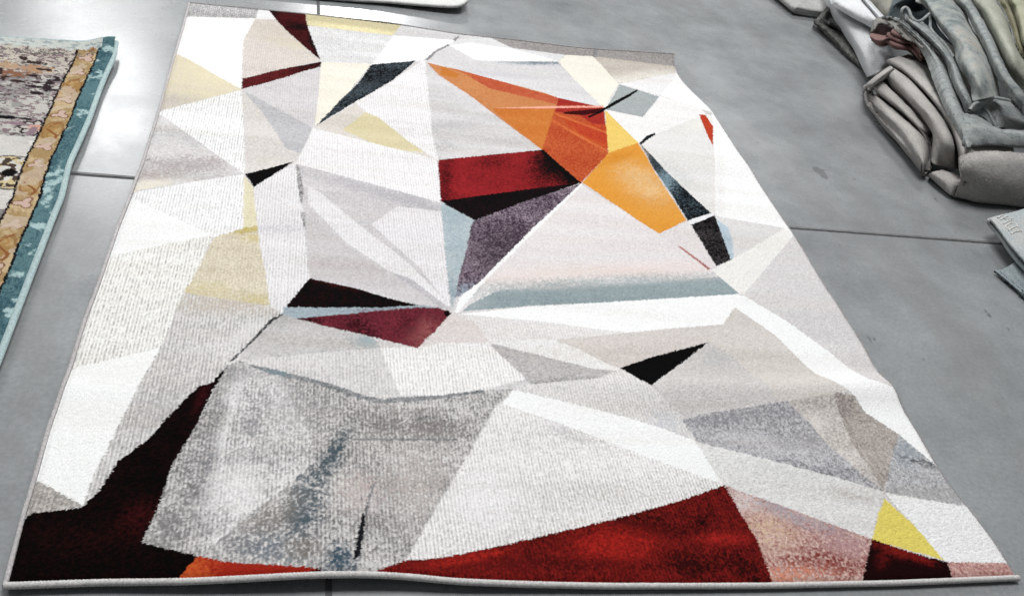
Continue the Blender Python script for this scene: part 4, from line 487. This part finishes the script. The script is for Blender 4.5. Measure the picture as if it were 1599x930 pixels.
    r = ramp(nt, [(.3, (.045, .047, .048)), (.7, (.09, .092, .094))]); nt.links.new(n.outputs['Fac'], r.inputs['Fac']); nt.links.new(r.outputs['Color'], b.inputs['Base Color'])
    ms, nt2, b2 = new_mat('joint_seam', .5, .4)
    n = N(nt2, 'ShaderNodeTexNoise', Scale=40.); nt2.links.new(coords(nt2), n.inputs['Vector'])
    r = ramp(nt2, [(.3, (.09, .09, .09)), (.7, (.16, .16, .16))]); nt2.links.new(n.outputs['Fac'], r.inputs['Fac']); nt2.links.new(r.outputs['Color'], b2.inputs['Base Color'])
    def strip(p, d, w, z, t0, t1, k=120):
        d = np.array(d) / np.linalg.norm(d); q = np.array([-d[1], d[0]]); t = np.linspace(t0, t1, k)
        j = 1 + .25 * (np.random.default_rng(4).random(k) - .5)
        a = np.array(p) + t[:, None] * d
        V = np.concatenate([a - q * (w / 2 * j)[:, None], a + q * (w / 2 * j)[:, None]]); V = np.c_[V, np.full(2 * k, z)]
        i = np.arange(k - 1); return V, np.stack([i, i + 1, i + 1 + k, i + k], -1)
    ja = strip((-.1318, 1.3369), (3.0028, .0792), .016, .001, -9, 12, 400); jb = strip((.4835, 2.8159), (.0477, -2.808), .012, .001, -9, 9, 400)
    jb[0][:, 2] = .0018
    V, F = join([ja, jb]); props(mesh_obj('floor_joint', V, F, md, smooth=False), kind='structure')
    V, F = join([strip((-.1318, 1.3369), (3.0028, .0792), .0062, .0026, -9, 12, 700)]); props(mesh_obj('floor_joint_seam', V, F, ms, smooth=False), kind='structure')

# ================================================================== MAIN RUG
def build_main_rug():
    root = empty('geometric_rug', (1.0, 1.3, 0), 'large white and grey rug patterned with red, black, orange and yellow triangles', 'rug')
    nx, ny = 860, 1180
    s = np.linspace(0, 1, nx); t = np.linspace(0, 1, ny); t = .62 * t + .38 * t ** 1.9
    S, T = np.meshgrid(s, t, indexing='ij')
    L = .006                                                   # pile stops short of the bound edge
    xl = smooth_curve(EDGE['left'], 2.65 * t, 1) + L; xr = smooth_curve(EDGE['right'], 2.65 * t, 1) - .003
    yf = smooth_curve(EDGE['front'], 2.0 * s, 0) + L; yb = smooth_curve(EDGE['far'], 2.0 * s, 0) - .002
    X = xl[None] * (1 - S) + xr[None] * S; Yc = yf[:, None] * (1 - T) + yb[:, None] * T
    x = X.ravel(); y = Yc.ravel()
    ya = Yarn(x, y)
    col, ribf, sm = paint(ya, POLYS)
    z = rug_h(x, y)
    edge = np.minimum(np.minimum(S, 1 - S) * 2.0, np.minimum(T, 1 - T) * 2.6).ravel()
    z = z + (1 - sm * .5) * (.0018 * (ya.r - .5) + .0012 * (ya.v - .5)) + .0010 * ribf * ya.rib - .004 * np.exp(-(edge / .006) ** 2)
    mesh_obj('pile', np.stack([x, y, z], 1), grid_faces(nx, ny), yarn_mat('rug_yarn'), root, cols=col)
    # woven backing underneath
    q = 140
    s2 = np.linspace(.002, .998, q); S2, T2 = np.meshgrid(s2, s2, indexing='ij')
    xl = smooth_curve(EDGE['left'], 2.65 * s2, 1); xr = smooth_curve(EDGE['right'], 2.65 * s2, 1) - .003; yf = smooth_curve(EDGE['front'], 2 * s2, 0); yb = smooth_curve(EDGE['far'], 2 * s2, 0)
    X2 = xl[None] * (1 - S2) + xr[None] * S2; Y2 = yf[:, None] * (1 - T2) + yb[:, None] * T2
    G = np.stack([X2, Y2, np.maximum(rug_h(X2, Y2) - .0085, .0022)], -1)
    mb = cloth_mat('rug_backing', [(.3, (.25, .24, .22)), (.7, (.34, .32, .3))], rib=400.)
    mesh_obj('back_layer', G.reshape(-1, 3), grid_faces(q, q)[:, ::-1], mb, root)
    mbind = cloth_mat('edge_binding', [(.3, (.74, .72, .70)), (.7, (.82, .80, .78))], nscale=30., rib=700., ribs=.5, bumpd=.001)
    mdk = cloth_mat('edge_binding_thin', [(.3, (.30, .28, .28)), (.7, (.42, .40, .40))], nscale=30., rib=700., ribs=.5, bumpd=.001)
    mlb = cloth_mat('edge_binding_side', [(.3, (.56, .53, .53)), (.7, (.66, .63, .63))], nscale=30., rib=700., ribs=.5, bumpd=.001)
    k = 1000; sr = .92 + .1 * RNG.random(k) + .07 * np.sin(np.arange(k) * 2.1)
    u = np.linspace(.001, 1.999, k); P = np.stack([u, smooth_curve(EDGE['front'], u, 0), u], 1); P[:, 2] = rug_h(u, P[:, 1]) - .0035
    tube_obj('binding', P, .0064 * sr, mbind, root, 12)
    v = np.linspace(0, 2.61, k); P = np.stack([smooth_curve(EDGE['left'], v, 1) + .001, v, v], 1); P[:, 2] = rug_h(P[:, 0], v) - .005
    tube_obj('binding', P, .0044 * sr, mlb, root, 10)
    v = np.linspace(.004, 2.655, k); P = np.stack([smooth_curve(EDGE['right'], v, 1) - .003, v, v], 1); P[:, 2] = rug_h(P[:, 0], v) - .006
    tube_obj('binding', P, .0036 * sr, mdk, root, 10)
    u = np.linspace(.002, 1.99, k); P = np.stack([u, smooth_curve(EDGE['far'], u, 0), u], 1); P[:, 2] = rug_h(u, P[:, 1]) - .0035
    tube_obj('binding', P, .0034 * sr, mdk, root, 10)

# ================================================================== BORDERED RUG AT LEFT
def build_oriental():
    root = empty('bordered_rug', (-.8, 1.2, 0), 'faded floral rug with teal edge and gold flower border at the left', 'rug')
    R = np.array(RAILS['ori']); R = R[np.argsort(R[:, 1])]
    far = np.array(RAILS['orifar']); far = far[np.argsort(far[:, 0])]
    ytop = R[-1, 1]; ybot = R[0, 1]
    nx, ny = 460, 900
    d = np.linspace(0, 1, nx) ** 1.5 * 1.55; v = np.linspace(ybot, ytop, ny)
    Dm, V = np.meshgrid(d, v, indexing='ij')
    xe = smooth_curve(R[:, :2], v, 1, .02); ze = np.interp(v, R[:, 1], R[:, 2])
    X = xe[None] - Dm
    yfar = np.interp(X[:, -1], far[:, 0], far[:, 1]); f = ((V - ybot) / (ytop - ybot)) ** 3
    Y = V + (yfar - ytop)[:, None] * f
    zf = .013 + .014 * np.clip((V - ytop + .25) / .25, 0, 1) ** 2
    Z = zf + (ze[None] - .013) * np.exp(-(Dm / .07) ** 2) + .006 * (fbm(X * 5, Y * 5, 31) - .5)
    x = X.ravel(); y = Y.ravel(); dd = Dm.ravel(); n = len(x)
    ya = Yarn(x, y, .006, 9); g = np.random.default_rng(5)
    # ragged, worn edges of every colour field
    e = dd + (ya.r - .5) * .006 + (fbm(x * 40, y * 40, 8) - .5) * .008
    C = lambda h: alb(h)
    wear = fbm(x * 15, y * 15, 41, 4); wear2 = fbm(x * 62, y * 46, 44, 3)
    col = pick(C((152, 150, 147)), C((190, 187, 181)), np.clip((wear - .47) / .12 + .5 + (ya.r - .5) * .8, 0, 1))
    tau = np.clip((wear2 - .56) / .06 + (ya.r - .5), 0, 1) * np.clip((fbm(x * 6, y * 6, 47) - .4) * 5, 0, 1)
    col += (C((143, 133, 136)) - col) * (tau * .8)[:, None]
    # cream washed-out zone at the far end
    cz = np.clip((y - 1.86) / .12 + (wear - .5) * 2, 0, 1)
    col += (C((196, 187, 174)) - col) * (cz * .8)[:, None]
    def blot(key, dx, dy, rx, ry, h, s, ragged=.5, seed=0):
        cx, cy = ORIM[key]; q = ((x - cx - dx) / rx) ** 2 + ((y - cy - dy) / ry) ** 2
        k = np.nonzero(q < 3)[0]
        w = s * np.exp(-q[k] ** 1.5) + ragged * 1.7 * (fbm(x[k] * 95 + seed, y[k] * 120, 60, 2) - .5) * (q[k] < 1.6)
        w = np.clip((w - .25 - .25 * ya.r2[k]) * 5, 0, 1)
        col[k] += (C(h) - col[k]) * w[:, None]
    # broken dashes of dark brown and plum, denser at the far end
    dash = (fbm(x * 78, y * 120, 71, 2) > .60) & (fbm(x * 9, y * 9, 73) + .12 * np.clip((y - 1.5) / .3, 0, 1) > .53)
    k = np.nonzero(dash & (ya.r < .7))[0]; col[k] = pick(C((112, 100, 100)), C((66, 58, 60)), ya.r2[k])
    dash = (fbm(x * 52, y * 96, 75, 2) > .63) & (ya.r < .7)
    k = np.nonzero(dash)[0]; col[k] = pick(C((141, 122, 128)), C((122, 106, 108)), ya.r2[k])
    # rust palmette
    blot('rust', 0, 0, .06, .028, (134, 96, 76), .9, .9); blot('rust', .05, .045, .05, .03, (172, 138, 110), .9, .8, 2); blot('rust', -.03, .05, .04, .035, (178, 150, 122), .8, .6, 4)
    for dx, dy, rx, ry in ((.02, -.05, .02, .01), (-.02, -.03, .012, .02), (.055, .0, .018, .008), (.04, .09, .03, .010), (.075, .05, .03, .008), (-.04, .0, .01, .03), (.0, .11, .016, .012)):
        blot('rust', dx, dy, rx, ry, (58, 46, 44), .95, .9, dx * 99)
    # dark bracket motif
    for dx, dy, rx, ry in ((0, 0, .015, .045), (.03, -.02, .03, .010), (-.035, -.01, .028, .010), (.05, .045, .03, .008), (.012, .055, .012, .018), (.065, -.045, .03, .010), (-.02, -.05, .02, .010), (-.055, .06, .025, .008), (.075, .015, .016, .012), (-.035, .02, .02, .006)):
        blot('dark', dx, dy, rx, ry, (48, 40, 42), .95, .9, dx * 77)
    # eight-petalled flower, outlined
    def flower(key, r, core, petals=8, ph=0.0):
        cx, cy = ORIM[key]; dx = x - cx; dy = y - cy; rr = np.hypot(dx, dy); th = np.arctan2(dy, dx)
        lim = r * (1 + .16 * np.cos(petals * th + ph)) + (ya.r - .5) * .004
        k = np.nonzero(rr < lim + .006)[0]
        out = np.abs(rr[k] - lim[k]) < .0045; inn = rr[k] < lim[k] - .004; ctr = rr[k] < r * .5 + (ya.r2[k] - .5) * .012
        gap = (np.cos(petals * th[k] + ph) < -.75) & (rr[k] > r * .55) & inn
        c = col[k]; c[inn] = C((188, 182, 176)); c[ctr] = pick(C(core), C((216, 180, 162)), ya.r2[k][ctr]); c[(out | gap) & (ya.v[k] > .1)] = C((34, 28, 30)); col[k] = c
    flower('flower', .038, (180, 120, 104))
    cx, cy = ORIM['small']; q = np.abs(y - cy - .5 * np.abs(x - cx)) ; k = np.nonzero((np.abs(x - cx) < .035) & (q < .007))[0]; col[k] = C((40, 32, 31))
    blot('small', 0, -.012, .014, .012, (214, 208, 202), 1.0, .2)
    blot('small', -.016, -.016, .008, .010, (40, 32, 31), 1.0, .3); blot('small', .018, -.016, .008, .010, (40, 32, 31), 1.0, .3)
    blot('blob', 0, 0, .035, .010, (23, 25, 26), 1.2, .5); blot('blob', .05, 0, .016, .008, (48, 44, 44), 1, .5)
    blot('plum', .0, 0, .05, .008, (141, 120, 128), 1.0, .4); blot('plum', .05, -.04, .014, .035, (141, 120, 128), .9, .5)
    # pale medallion with dark heart
    cx, cy = ORIM['medal']; rr = np.hypot((x - cx) / 1.1, y - cy) + (fbm(x * 30, y * 30, 91) - .5) * .02
    k = np.nonzero(rr < .20)[0]; col[k] += (C((217, 214, 208)) - col[k]) * .75
    k = np.nonzero(np.abs(rr - .085) < .004)[0]; col[k] = C((108, 100, 96))
    k = np.nonzero((rr < .08) & (rr > .03) & (wear2 > .48))[0]; col[k] = C((201, 185, 142))
    k = np.nonzero((rr < .075) & (fbm(x * 70, y * 70, 93, 2) > .58))[0]; col[k] = C((76, 64, 56))
    blot('medal', 0, 0, .018, .020, (20, 18, 18), 1.3, .3)
    blot('medal', .065, -.005, .05, .012, (154, 132, 140), 1.0, .5); blot('medal', .06, 0, .06, .003, (53, 44, 44), 1.0, .2)
    # broad grey stroke below
    cx, cy = ORIM['streak']; a = np.abs((y - cy) - .75 * (x - cx) - .01 * np.sin(x * 80)); k = np.nonzero(a < .018)[0]
    col[k] = pick(C((138, 134, 132)), C((110, 100, 104)), np.clip((fbm(x[k] * 60, y[k] * 60, 95) - .4) * 6, 0, 1))
    # ---- borders
    k = np.nonzero(e < .115)[0]; col[k] = C((29, 26, 28))                       # inner black guard line
    k = np.nonzero(e < .1085)[0]                                            # gold band
    gm = fbm(x[k] * 30, y[k] * 30, 51, 3)
    col[k] = pick(C((164, 138, 98)), C((194, 172, 136)), np.clip((gm - .45) * 5 + (ya.r[k] - .5) * 1.4, 0, 1))
    uu = (dd[k] - .0795); per = .29; vv = (y[k] - 1.005) % per; jr = (ya.r2[k] - .5) * .003
    ck = col[k]
    def pinwheel(v0, ang):
        du, dv = uu, vv - v0; rr = np.hypot(du, dv); th = np.arctan2(dv, du) + ang
        lim = .019 * (1 + .42 * np.cos(3 * th)) + jr + (gm - .5) * .014
        ol = (np.abs(rr - lim) < .0032) & (ya.r[k] < .8); ck[ol] = C((132, 98, 74)); ins = rr < lim - .002; ck[ins] = pick(C((196, 168, 158)), C((200, 176, 160)), ya.r2[k][ins])
    pinwheel(.045, .4); pinwheel(.145, 2.2)
    du, dv = uu, vv - .235; rr = np.hypot(du / .026, dv / .046) + (gm - .5) * .5
    ins = rr < 1; ck[ins] = pick(C((160, 126, 80)), C((180, 152, 108)), np.clip((gm[ins] - .4) * 5, 0, 1)); ck[(np.abs(rr - 1) < .12) & (ya.r[k] < .75)] = C((146, 112, 74))
    sc = np.abs(du - .016 * np.sin(dv * 62 + .6)); ck[(sc < .0042) & (np.abs(dv) < .055)] = C((140, 90, 54))
    ck[(np.abs(np.hypot(du - .006, dv - .022) - .012) < .003)] = C((168, 128, 78))
    fade = (wear[k] > .60) & (ya.r[k] < .8); ck[fade] = ck[fade] * .35 + C((196, 180, 160)) * .65
    col[k] = ck
    k = np.nonzero(e < .051)[0]; col[k] = C((21, 23, 26))                       # outer black guard line
    k = np.nonzero(e < .0445)[0]                                             # teal edge
    tm = fbm(x[k] * 26, y[k] * 26, 55, 3)
    col[k] = pick(C((92, 124, 129)), C((56, 86, 96)), np.clip((fbm(x[k] * 9, y[k] * 9, 57) - .45) * 3 + (ya.r[k] - .5) * 2.2 + .2, 0, 1))
    lt = np.clip((tm - .62) * 9 + (ya.r2[k] - .5) * 1.5, 0, 1) * .85; col[k] += (C((180, 204, 204)) - col[k]) * lt[:, None]
    # far end border, worn nearly to white
    fe = (ytop - V).ravel() + (ya.r - .5) * .02 + (wear2 - .5) * .05
    k = np.nonzero((fe < .055) & (dd > .037))[0]; col[k] = pick(C((196, 200, 195)), C((138, 150, 152)), np.clip((fbm(x[k] * 80, y[k] * 110, 61, 2) - .52) * 7, 0, 1) * .8)
    k = np.nonzero((np.abs(fe - .085) < .008) & (dd > .05) & (ya.r < .55))[0]; col[k] = C((111, 106, 102))
    Z = Z.ravel() + .0012 * (ya.r - .5) + .001 * (ya.v - .5)
    mesh_obj('pile', np.stack([x, y, Z], 1), grid_faces(nx, ny), yarn_mat('bordered_rug_yarn'), root, cols=col)
    mb = cloth_mat('bordered_rug_backing', [(.3, (.2, .2, .19)), (.7, (.28, .27, .26))], rib=400.)
    Gb = np.stack([X, Y, np.maximum(np.reshape(Z, X.shape) - .009, .003)], -1)[::12, ::12]
    mesh_obj('back_layer', Gb.reshape(-1, 3), grid_faces(*Gb.shape[:2]), mb, root)
    mt = cloth_mat('teal_binding', [(.3, (.44, .57, .58)), (.7, (.54, .67, .67))], nscale=20., rib=600., ribs=.5, bumpd=.001)
    P = np.stack([xe + .003, Y[0], ze - .002], 1)
    tube_obj('binding', P[::4], .0078, mt, root, 12)
    P = np.stack([X[:, -1], Y[:, -1], np.reshape(Z, X.shape)[:, -1] - .003], 1)
    tube_obj('binding', P[::4], .004, mt, root, 10)

# ================================================================== WHITE RUG AT THE TOP
def build_top_white():
    root = empty('white_rug', (1.0, 3.5, 0), 'plain white rug at the top edge, its near corner lifted over a black shadow', 'rug')
    P = np.array(RAILS['top_white'])
    k = 90; E = catmull(P, k); E[:, 2] = np.interp(np.linspace(0, 1, k), [0, .45, .8, 1], [.02, .03, .042, .05])
    dirv = np.array([.10, 1.0, 0]); dirv /= np.linalg.norm(dirv)
    d = np.linspace(0, 1.6, 100)
    G = E[:, None] + d[None, :, None] * dirv
    G[..., 2] = np.maximum(.014, E[:, None, 2] * np.exp(-(d[None] / .35) ** 2) + .014 * (1 - np.exp(-(d[None] / .35) ** 2)))
    G = np.concatenate([np.stack([E + np.array([-3.0 + .8 * i, .0, 0]) * 0 for i in range(0)], 1)] if False else [G], 0)
    # carry the near edge on to the left, out of the picture
    ext = []
    for i in range(30, 0, -1):
        r = G[0].copy(); r[:, 0] -= i * .04; r[:, 1] += i * .04 * (E[0, 1] - E[8, 1]) / (E[8, 0] - E[0, 0] + 1e-6); r[:, 2] = np.maximum(r[:, 2] - .0004 * i, .014); ext.append(r)
    G = np.concatenate([np.array(ext), G], 0); G = wobble(G, .0015, 60, 3)
    V, F = sheet(G, .011, 1 if normals(G)[5, 5, 2] > 0 else -1)
    m = cloth_mat('white_pile', [(.3, (.66, .66, .64)), (.7, (.74, .74, .72))], rib=250.)
    mesh_obj('pile', V, F, m, root)
    mb = cloth_mat('white_rug_binding', [(.3, (.5, .5, .49)), (.7, (.6, .6, .58))], rib=500.)
    q = G[:, 0].copy(); q[:, 2] -= .004; tube_obj('binding', q, .005, mb, root, 8)

# ================================================================== FOLDED RUGS AT RIGHT
def rails(k): return [np.array(r) for r in RAILS[k]]
def loft(k, nu=90, nv=110, amp=.003, sc=14, seed=1, th=.012, fuzz=.0011):
    nu = int(nu * 1.7); nv = int(nv * 1.7)
    G = wobble(loft_grid(rails(k), nu, nv), amp, sc, seed); G = wobble(G, min(amp * .28, .0011), sc * 4.5, seed + 40)
    g = np.random.default_rng(seed + 7); q = g.random((nu, nv)); q = .5 * q + .25 * np.roll(q, 1, 0) + .25 * np.roll(q, 1, 1)
    G = G + normals(G) * ((q - .5) * 2 * fuzz)[..., None]; G[..., 2] = np.maximum(G[..., 2], .004)
    f = 1 if normals(G)[..., 2].mean() > 0 else -1
    V, F = sheet(G, th, f); V[:, 2] = np.maximum(V[:, 2], .003); return V, F
def build_pile():
    warm = [(.3, lin((170, 167, 163))), (.55, lin((186, 182, 178))), (.75, lin((200, 196, 192)))]
    mg = cloth_mat('grey_plush', warm, nscale=5., fine=420., rib=90., ribs=.1, bumpd=.0025)
    r = empty('folded_rug', (3.2, 2.3, 0), 'big plain grey plush rug in thick rounded folds, lowest of the heap', 'rug', 'folded rugs heaped at the right')
    V, F = join([loft('grey_main', 160, 260, .006, 9, 2, .012, .0008), loft('grey_thin', 60, 30, .002, 11, 3)])
    mesh_obj('fold', V, F, mg, r)
    mesh_obj('fold', *loft('grey_front', 170, 100, .007, 7, 5, .015, .0004), mg, r)
    mesh_obj('fold', *loft('grey_tuck', 60, 60, .004, 16, 6, .012), mg, r)
    # pink
    mp = cloth_mat('pink_pile', [(.3, lin((150, 118, 114))), (.7, lin((172, 140, 135)))], nscale=14., rib=300.)
    mpg = cloth_mat('pink_rug_face', [(.3, lin((163, 160, 155))), (.7, lin((184, 182, 176)))], nscale=12., rib=300.)
    mpd = cloth_mat('fold_gap_shade', [(.3, (.02, .012, .012)), (.7, (.045, .028, .026))], rib=300.)  # near-black sheet: shade between the pink layers given as colour
    r = empty('folded_rug', (3.5, 3.0, 0), 'dusty pink rug folded in thin wavy layers under the blue-grey rug', 'rug', 'folded rugs heaped at the right')
    mesh_obj('top_face', *loft('pink_top', 50, 40, .002, 20, 7, .008), mpg, r)
    for k in ('pink_a', 'pink_b', 'pink_c', 'pink_d'): mesh_obj('layer', *loft(k, 60, 40, .0015, 40, 8, .006), mp, r)
    mesh_obj('back_layer', *loft('pink_dark', 30, 12, 0, 9, 9, .006), mpd, r)
    # blue-grey distressed
    sb = [(.3, lin((156, 162, 162))), (.5, lin((186, 192, 191))), (.7, lin((210, 213, 208)))]
    mbl = cloth_mat('blue_grey_weave', sb, nscale=16., rot=.5, stretch=(1, 3, 1), rib=300., ribs=.3, bumpd=.003, spots=(60., .66, .70, lin((85, 99, 106)), (1, .3, 1)))
    mbt = cloth_mat('blue_pattern_face', [(.28, lin((132, 142, 143))), (.40, lin((168, 176, 175))), (.52, lin((198, 203, 199))), (.62, lin((214, 211, 202))), (.72, lin((192, 172, 158)))], nscale=11., detail=5., rib=200., ribs=.4, bumpd=.003, spots=(38., .68, .72, lin((84, 98, 106)), (.4, 1, 1)))
    mbd = cloth_mat('blue_grey_shaded', [(.3, lin((90, 100, 104))), (.7, lin((116, 125, 128)))], nscale=12., rib=200.)  # darker copy of the blue-grey: shading inside the loop put into the colour
    r = empty('folded_rug', (3.6, 2.6, 0), 'blue-grey distressed rug with curling edges folded on top of the plain grey rug', 'rug', 'folded rugs heaped at the right')
    V, F = join([loft('blue_strip', 150, 60, .003, 30, 11, .010), loft('blue_strip_two', 130, 50, .003, 30, 12, .010)]); mesh_obj('fold', V, F, mbl, r)
    mesh_obj('patterned_face', *loft('blue_top', 150, 80, .004, 18, 13, .010), mbt, r)
    mesh_obj('rolled_edge', *loft('blue_roll', 150, 60, .002, 30, 14, .010), mbl, r)
    mesh_obj('fold', *loft('blue_front', 150, 70, .004, 16, 15, .012), mbl, r)
    V, F = join([loft('curl_face', 60, 50, .002, 30, 16, .008), loft('curl_face_two', 40, 30, .002, 30, 17, .008)]); mesh_obj('curl', V, F, mbl, r)
    mesh_obj('dark_inner_face', *loft('blue_hollow', 60, 50, .002, 20, 18, .006), mbd, r)
    for k in ('edge_hollow', 'edge_second', 'edge_curl', 'edge_curl_two'):
        tube_obj('hem', RAILS[k], .0065, mbl, r, 10, 60)
    # olive
    mo = cloth_mat('pale_olive_pile', [(.3, lin((173, 175, 160))), (.5, lin((188, 190, 176))), (.7, lin((198, 199, 186)))], nscale=6., rib=90., ribs=.15, bumpd=.0025)
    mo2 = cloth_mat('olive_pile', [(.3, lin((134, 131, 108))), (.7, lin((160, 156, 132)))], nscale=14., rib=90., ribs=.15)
    mo3 = cloth_mat('yellowish_pile', [(.3, lin((172, 172, 148))), (.7, lin((192, 191, 170)))], nscale=6., rib=90., ribs=.15)
    r = empty('folded_rug', (4.2, 2.9, 0), 'pale olive rug folded beside the blue-grey rug at the top right corner', 'rug', 'folded rugs heaped at the right')
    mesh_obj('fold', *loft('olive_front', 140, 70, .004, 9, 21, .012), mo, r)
    mesh_obj('dark_inner_face', *loft('olive_back', 120, 40, .003, 14, 22, .010), mo2, r)
    mesh_obj('fold', *loft('olive_third', 120, 50, .003, 10, 23, .012), mo3, r)
    # white
    mw = cloth_mat('white_plush', [(.3, (.60, .61, .62)), (.7, (.68, .69, .70))], nscale=5., rib=90., ribs=.08, bumpd=.0015)
    r = empty('folded_rug', (3.1, 3.4, 0), 'smooth white rug folded over itself behind the grey and pink folded rugs', 'rug', 'folded rugs heaped at the right')
    mesh_obj('fold', *loft('white_main', 120, 80, .003, 8, 31, .010), mw, r)
    mesh_obj('fold', *loft('white_upper', 110, 60, .002, 10, 32, .010), mw, r)
    mesh_obj('fold', *loft('white_strip', 90, 40, .002, 10, 33, .010), mw, r)
    mbe = cloth_mat('beige_plush', [(.3, lin((169, 167, 156))), (.7, lin((185, 183, 173)))], nscale=7., rib=120.)
    r = mesh_obj('folded_rug', *loft('beige', 90, 60, .003, 12, 34, .012), mbe)
    props(r, 'greyish beige rug showing between the white rug and the blue-grey rug at the top edge', 'rug', 'folded rugs heaped at the right')
    ms = cloth_mat('pale_grey_plush', [(.3, lin((180, 180, 177))), (.7, lin((200, 200, 197)))], nscale=7., rib=120.)
    r = mesh_obj('folded_rug', *loft('small_grey', 120, 80, .003, 14, 35, .010), ms)
    props(r, 'light grey rug with rounded folded end, leftmost of the heap', 'rug', 'folded rugs heaped at the right')
    md = cloth_mat('charcoal_shag', [(.3, lin((94, 96, 92))), (.5, lin((124, 126, 122))), (.72, lin((162, 163, 157)))], nscale=60., detail=5., rib=200., bumpd=.006, fine=260.)
    r = empty('folded_rug', (2.95, 3.3, 0), 'dark grey coarse rug with frayed edge squeezed under the white folded rug', 'rug', 'folded rugs heaped at the right')
    mesh_obj('fold', *loft('dark_rug', 130, 80, .006, 45, 36, .008), md, r)
    mesh_obj('flap', *loft('dark_flap', 50, 30, .003, 40, 37, .006), md, r)

def build_pale_blue():
    r = empty('lettered_rug', (2.95, 1.4, 0), 'pale blue rug folded in two with white lettering, below the heap at the right', 'rug')
    P = np.array(RAILS['pb_top']); D = np.array(RAILS['pb_dir']); dv = D[1] - D[0]; dv /= np.linalg.norm(dv)
    # carry the fold on past the frame
    P = np.concatenate([[P[0] + (P[0] - P[1]) * 6], P, [P[-1] + (P[-1] - P[-2]) * 6]])
    C = catmull(P, 160); u = np.linspace(0, 1, 120) ** 1.2 * 1.1
    G = C[:, None] + u[None, :, None] * dv
    G = wobble(G, .002, 12, 41)
    f = 1 if normals(G)[20, 5, 2] > 0 else -1
    V, F = sheet(G, .011, f)
    m = cloth_mat('pale_blue_pile', [(.3, lin((180, 189, 192))), (.52, lin((195, 202, 203))), (.66, lin((211, 210, 205)))], nscale=4.5, rib=160., ribs=.3)
    mesh_obj('fold', V, F, m, r)
    md = cloth_mat('pale_blue_shaded', [(.3, lin((142, 154, 158))), (.7, lin((168, 178, 181)))], nscale=14., rib=160., ribs=.3)  # same pile made darker: the shadow on the lower layer is in the colour
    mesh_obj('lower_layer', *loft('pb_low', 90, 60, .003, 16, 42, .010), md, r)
    ml = cloth_mat('white_lettering', [(.3, lin((236, 232, 226))), (.7, lin((246, 243, 238)))], rib=300.)
    tops = G.reshape(-1, 3); parts = []
    for q in RAILS['letters']:
        c = catmull(q, 16)
        for i in range(len(c)):
            j = np.argsort(((tops[:, :2] - c[i, :2]) ** 2).sum(1))[:24]; c[i, 2] = tops[j, 2].max() + .0005
        v, fc, _ = tube(c, .0026, 6, None, .6); parts.append((v, fc))
    mesh_obj('lettering', *join(parts), ml, r)

build_floor()
build_main_rug()
build_oriental()
build_top_white()
build_pile()
build_pale_blue()

# ================================================================== CAMERA
cd = bpy.data.cameras.new('camera'); cam = bpy.data.objects.new('camera', cd); COL.objects.link(cam)
M = Matrix.Identity(4)
for i in range(3):
    M[i][0] = CAM['rt'][i]; M[i][1] = CAM['up'][i]; M[i][2] = CAM['bk'][i]; M[i][3] = CAM['loc'][i]
cam.matrix_world = M
cd.lens = CAM['lens']; cd.sensor_width = 36; cd.clip_start = .05; cd.clip_end = 200
scene.camera = cam

# ================================================================== LIGHT: ceiling lamps of the store
def lamp(name, loc, sx, sy, power, col=(1, 1, 1)):
    l = bpy.data.lights.new(name, 'AREA'); l.shape = 'RECTANGLE'; l.size = sx; l.size_y = sy; l.energy = power; l.color = col
    o = bpy.data.objects.new(name, l); o.location = loc; COL.objects.link(o); return o
lamp('ceiling_lamp', (-2.0, 11.4, 5.2), 0.8, 2.6, 205)
lamp('ceiling_lamp', (-3.3, 15.0, 5.2), 0.8, 1.6, 120)
lamp('ceiling_lamp', (1.4, 16.0, 5.2), 0.5, 1.4, 900)
lamp('ceiling_lamp', (1.0, 1.7, 5.2), 2.0, 2.0, 285)
lamp('ceiling_lamp', (-3.5, 2.6, 5.2), 2.0, 3.0, 150)
lamp('ceiling_lamp', (4.3, 7.6, 5.2), 1.2, 2.5, 370)
WORLD = .16

w = bpy.data.worlds.new('World'); scene.world = w; w.use_nodes = True
bg = w.node_tree.nodes['Background']; bg.inputs['Color'].default_value = (.93, .97, 1.0, 1); bg.inputs['Strength'].default_value = WORLD
vs = scene.view_settings
vs.view_transform = 'Standard'; vs.look = 'None'; vs.exposure = 0; vs.gamma = 1; vs.use_curve_mapping = False
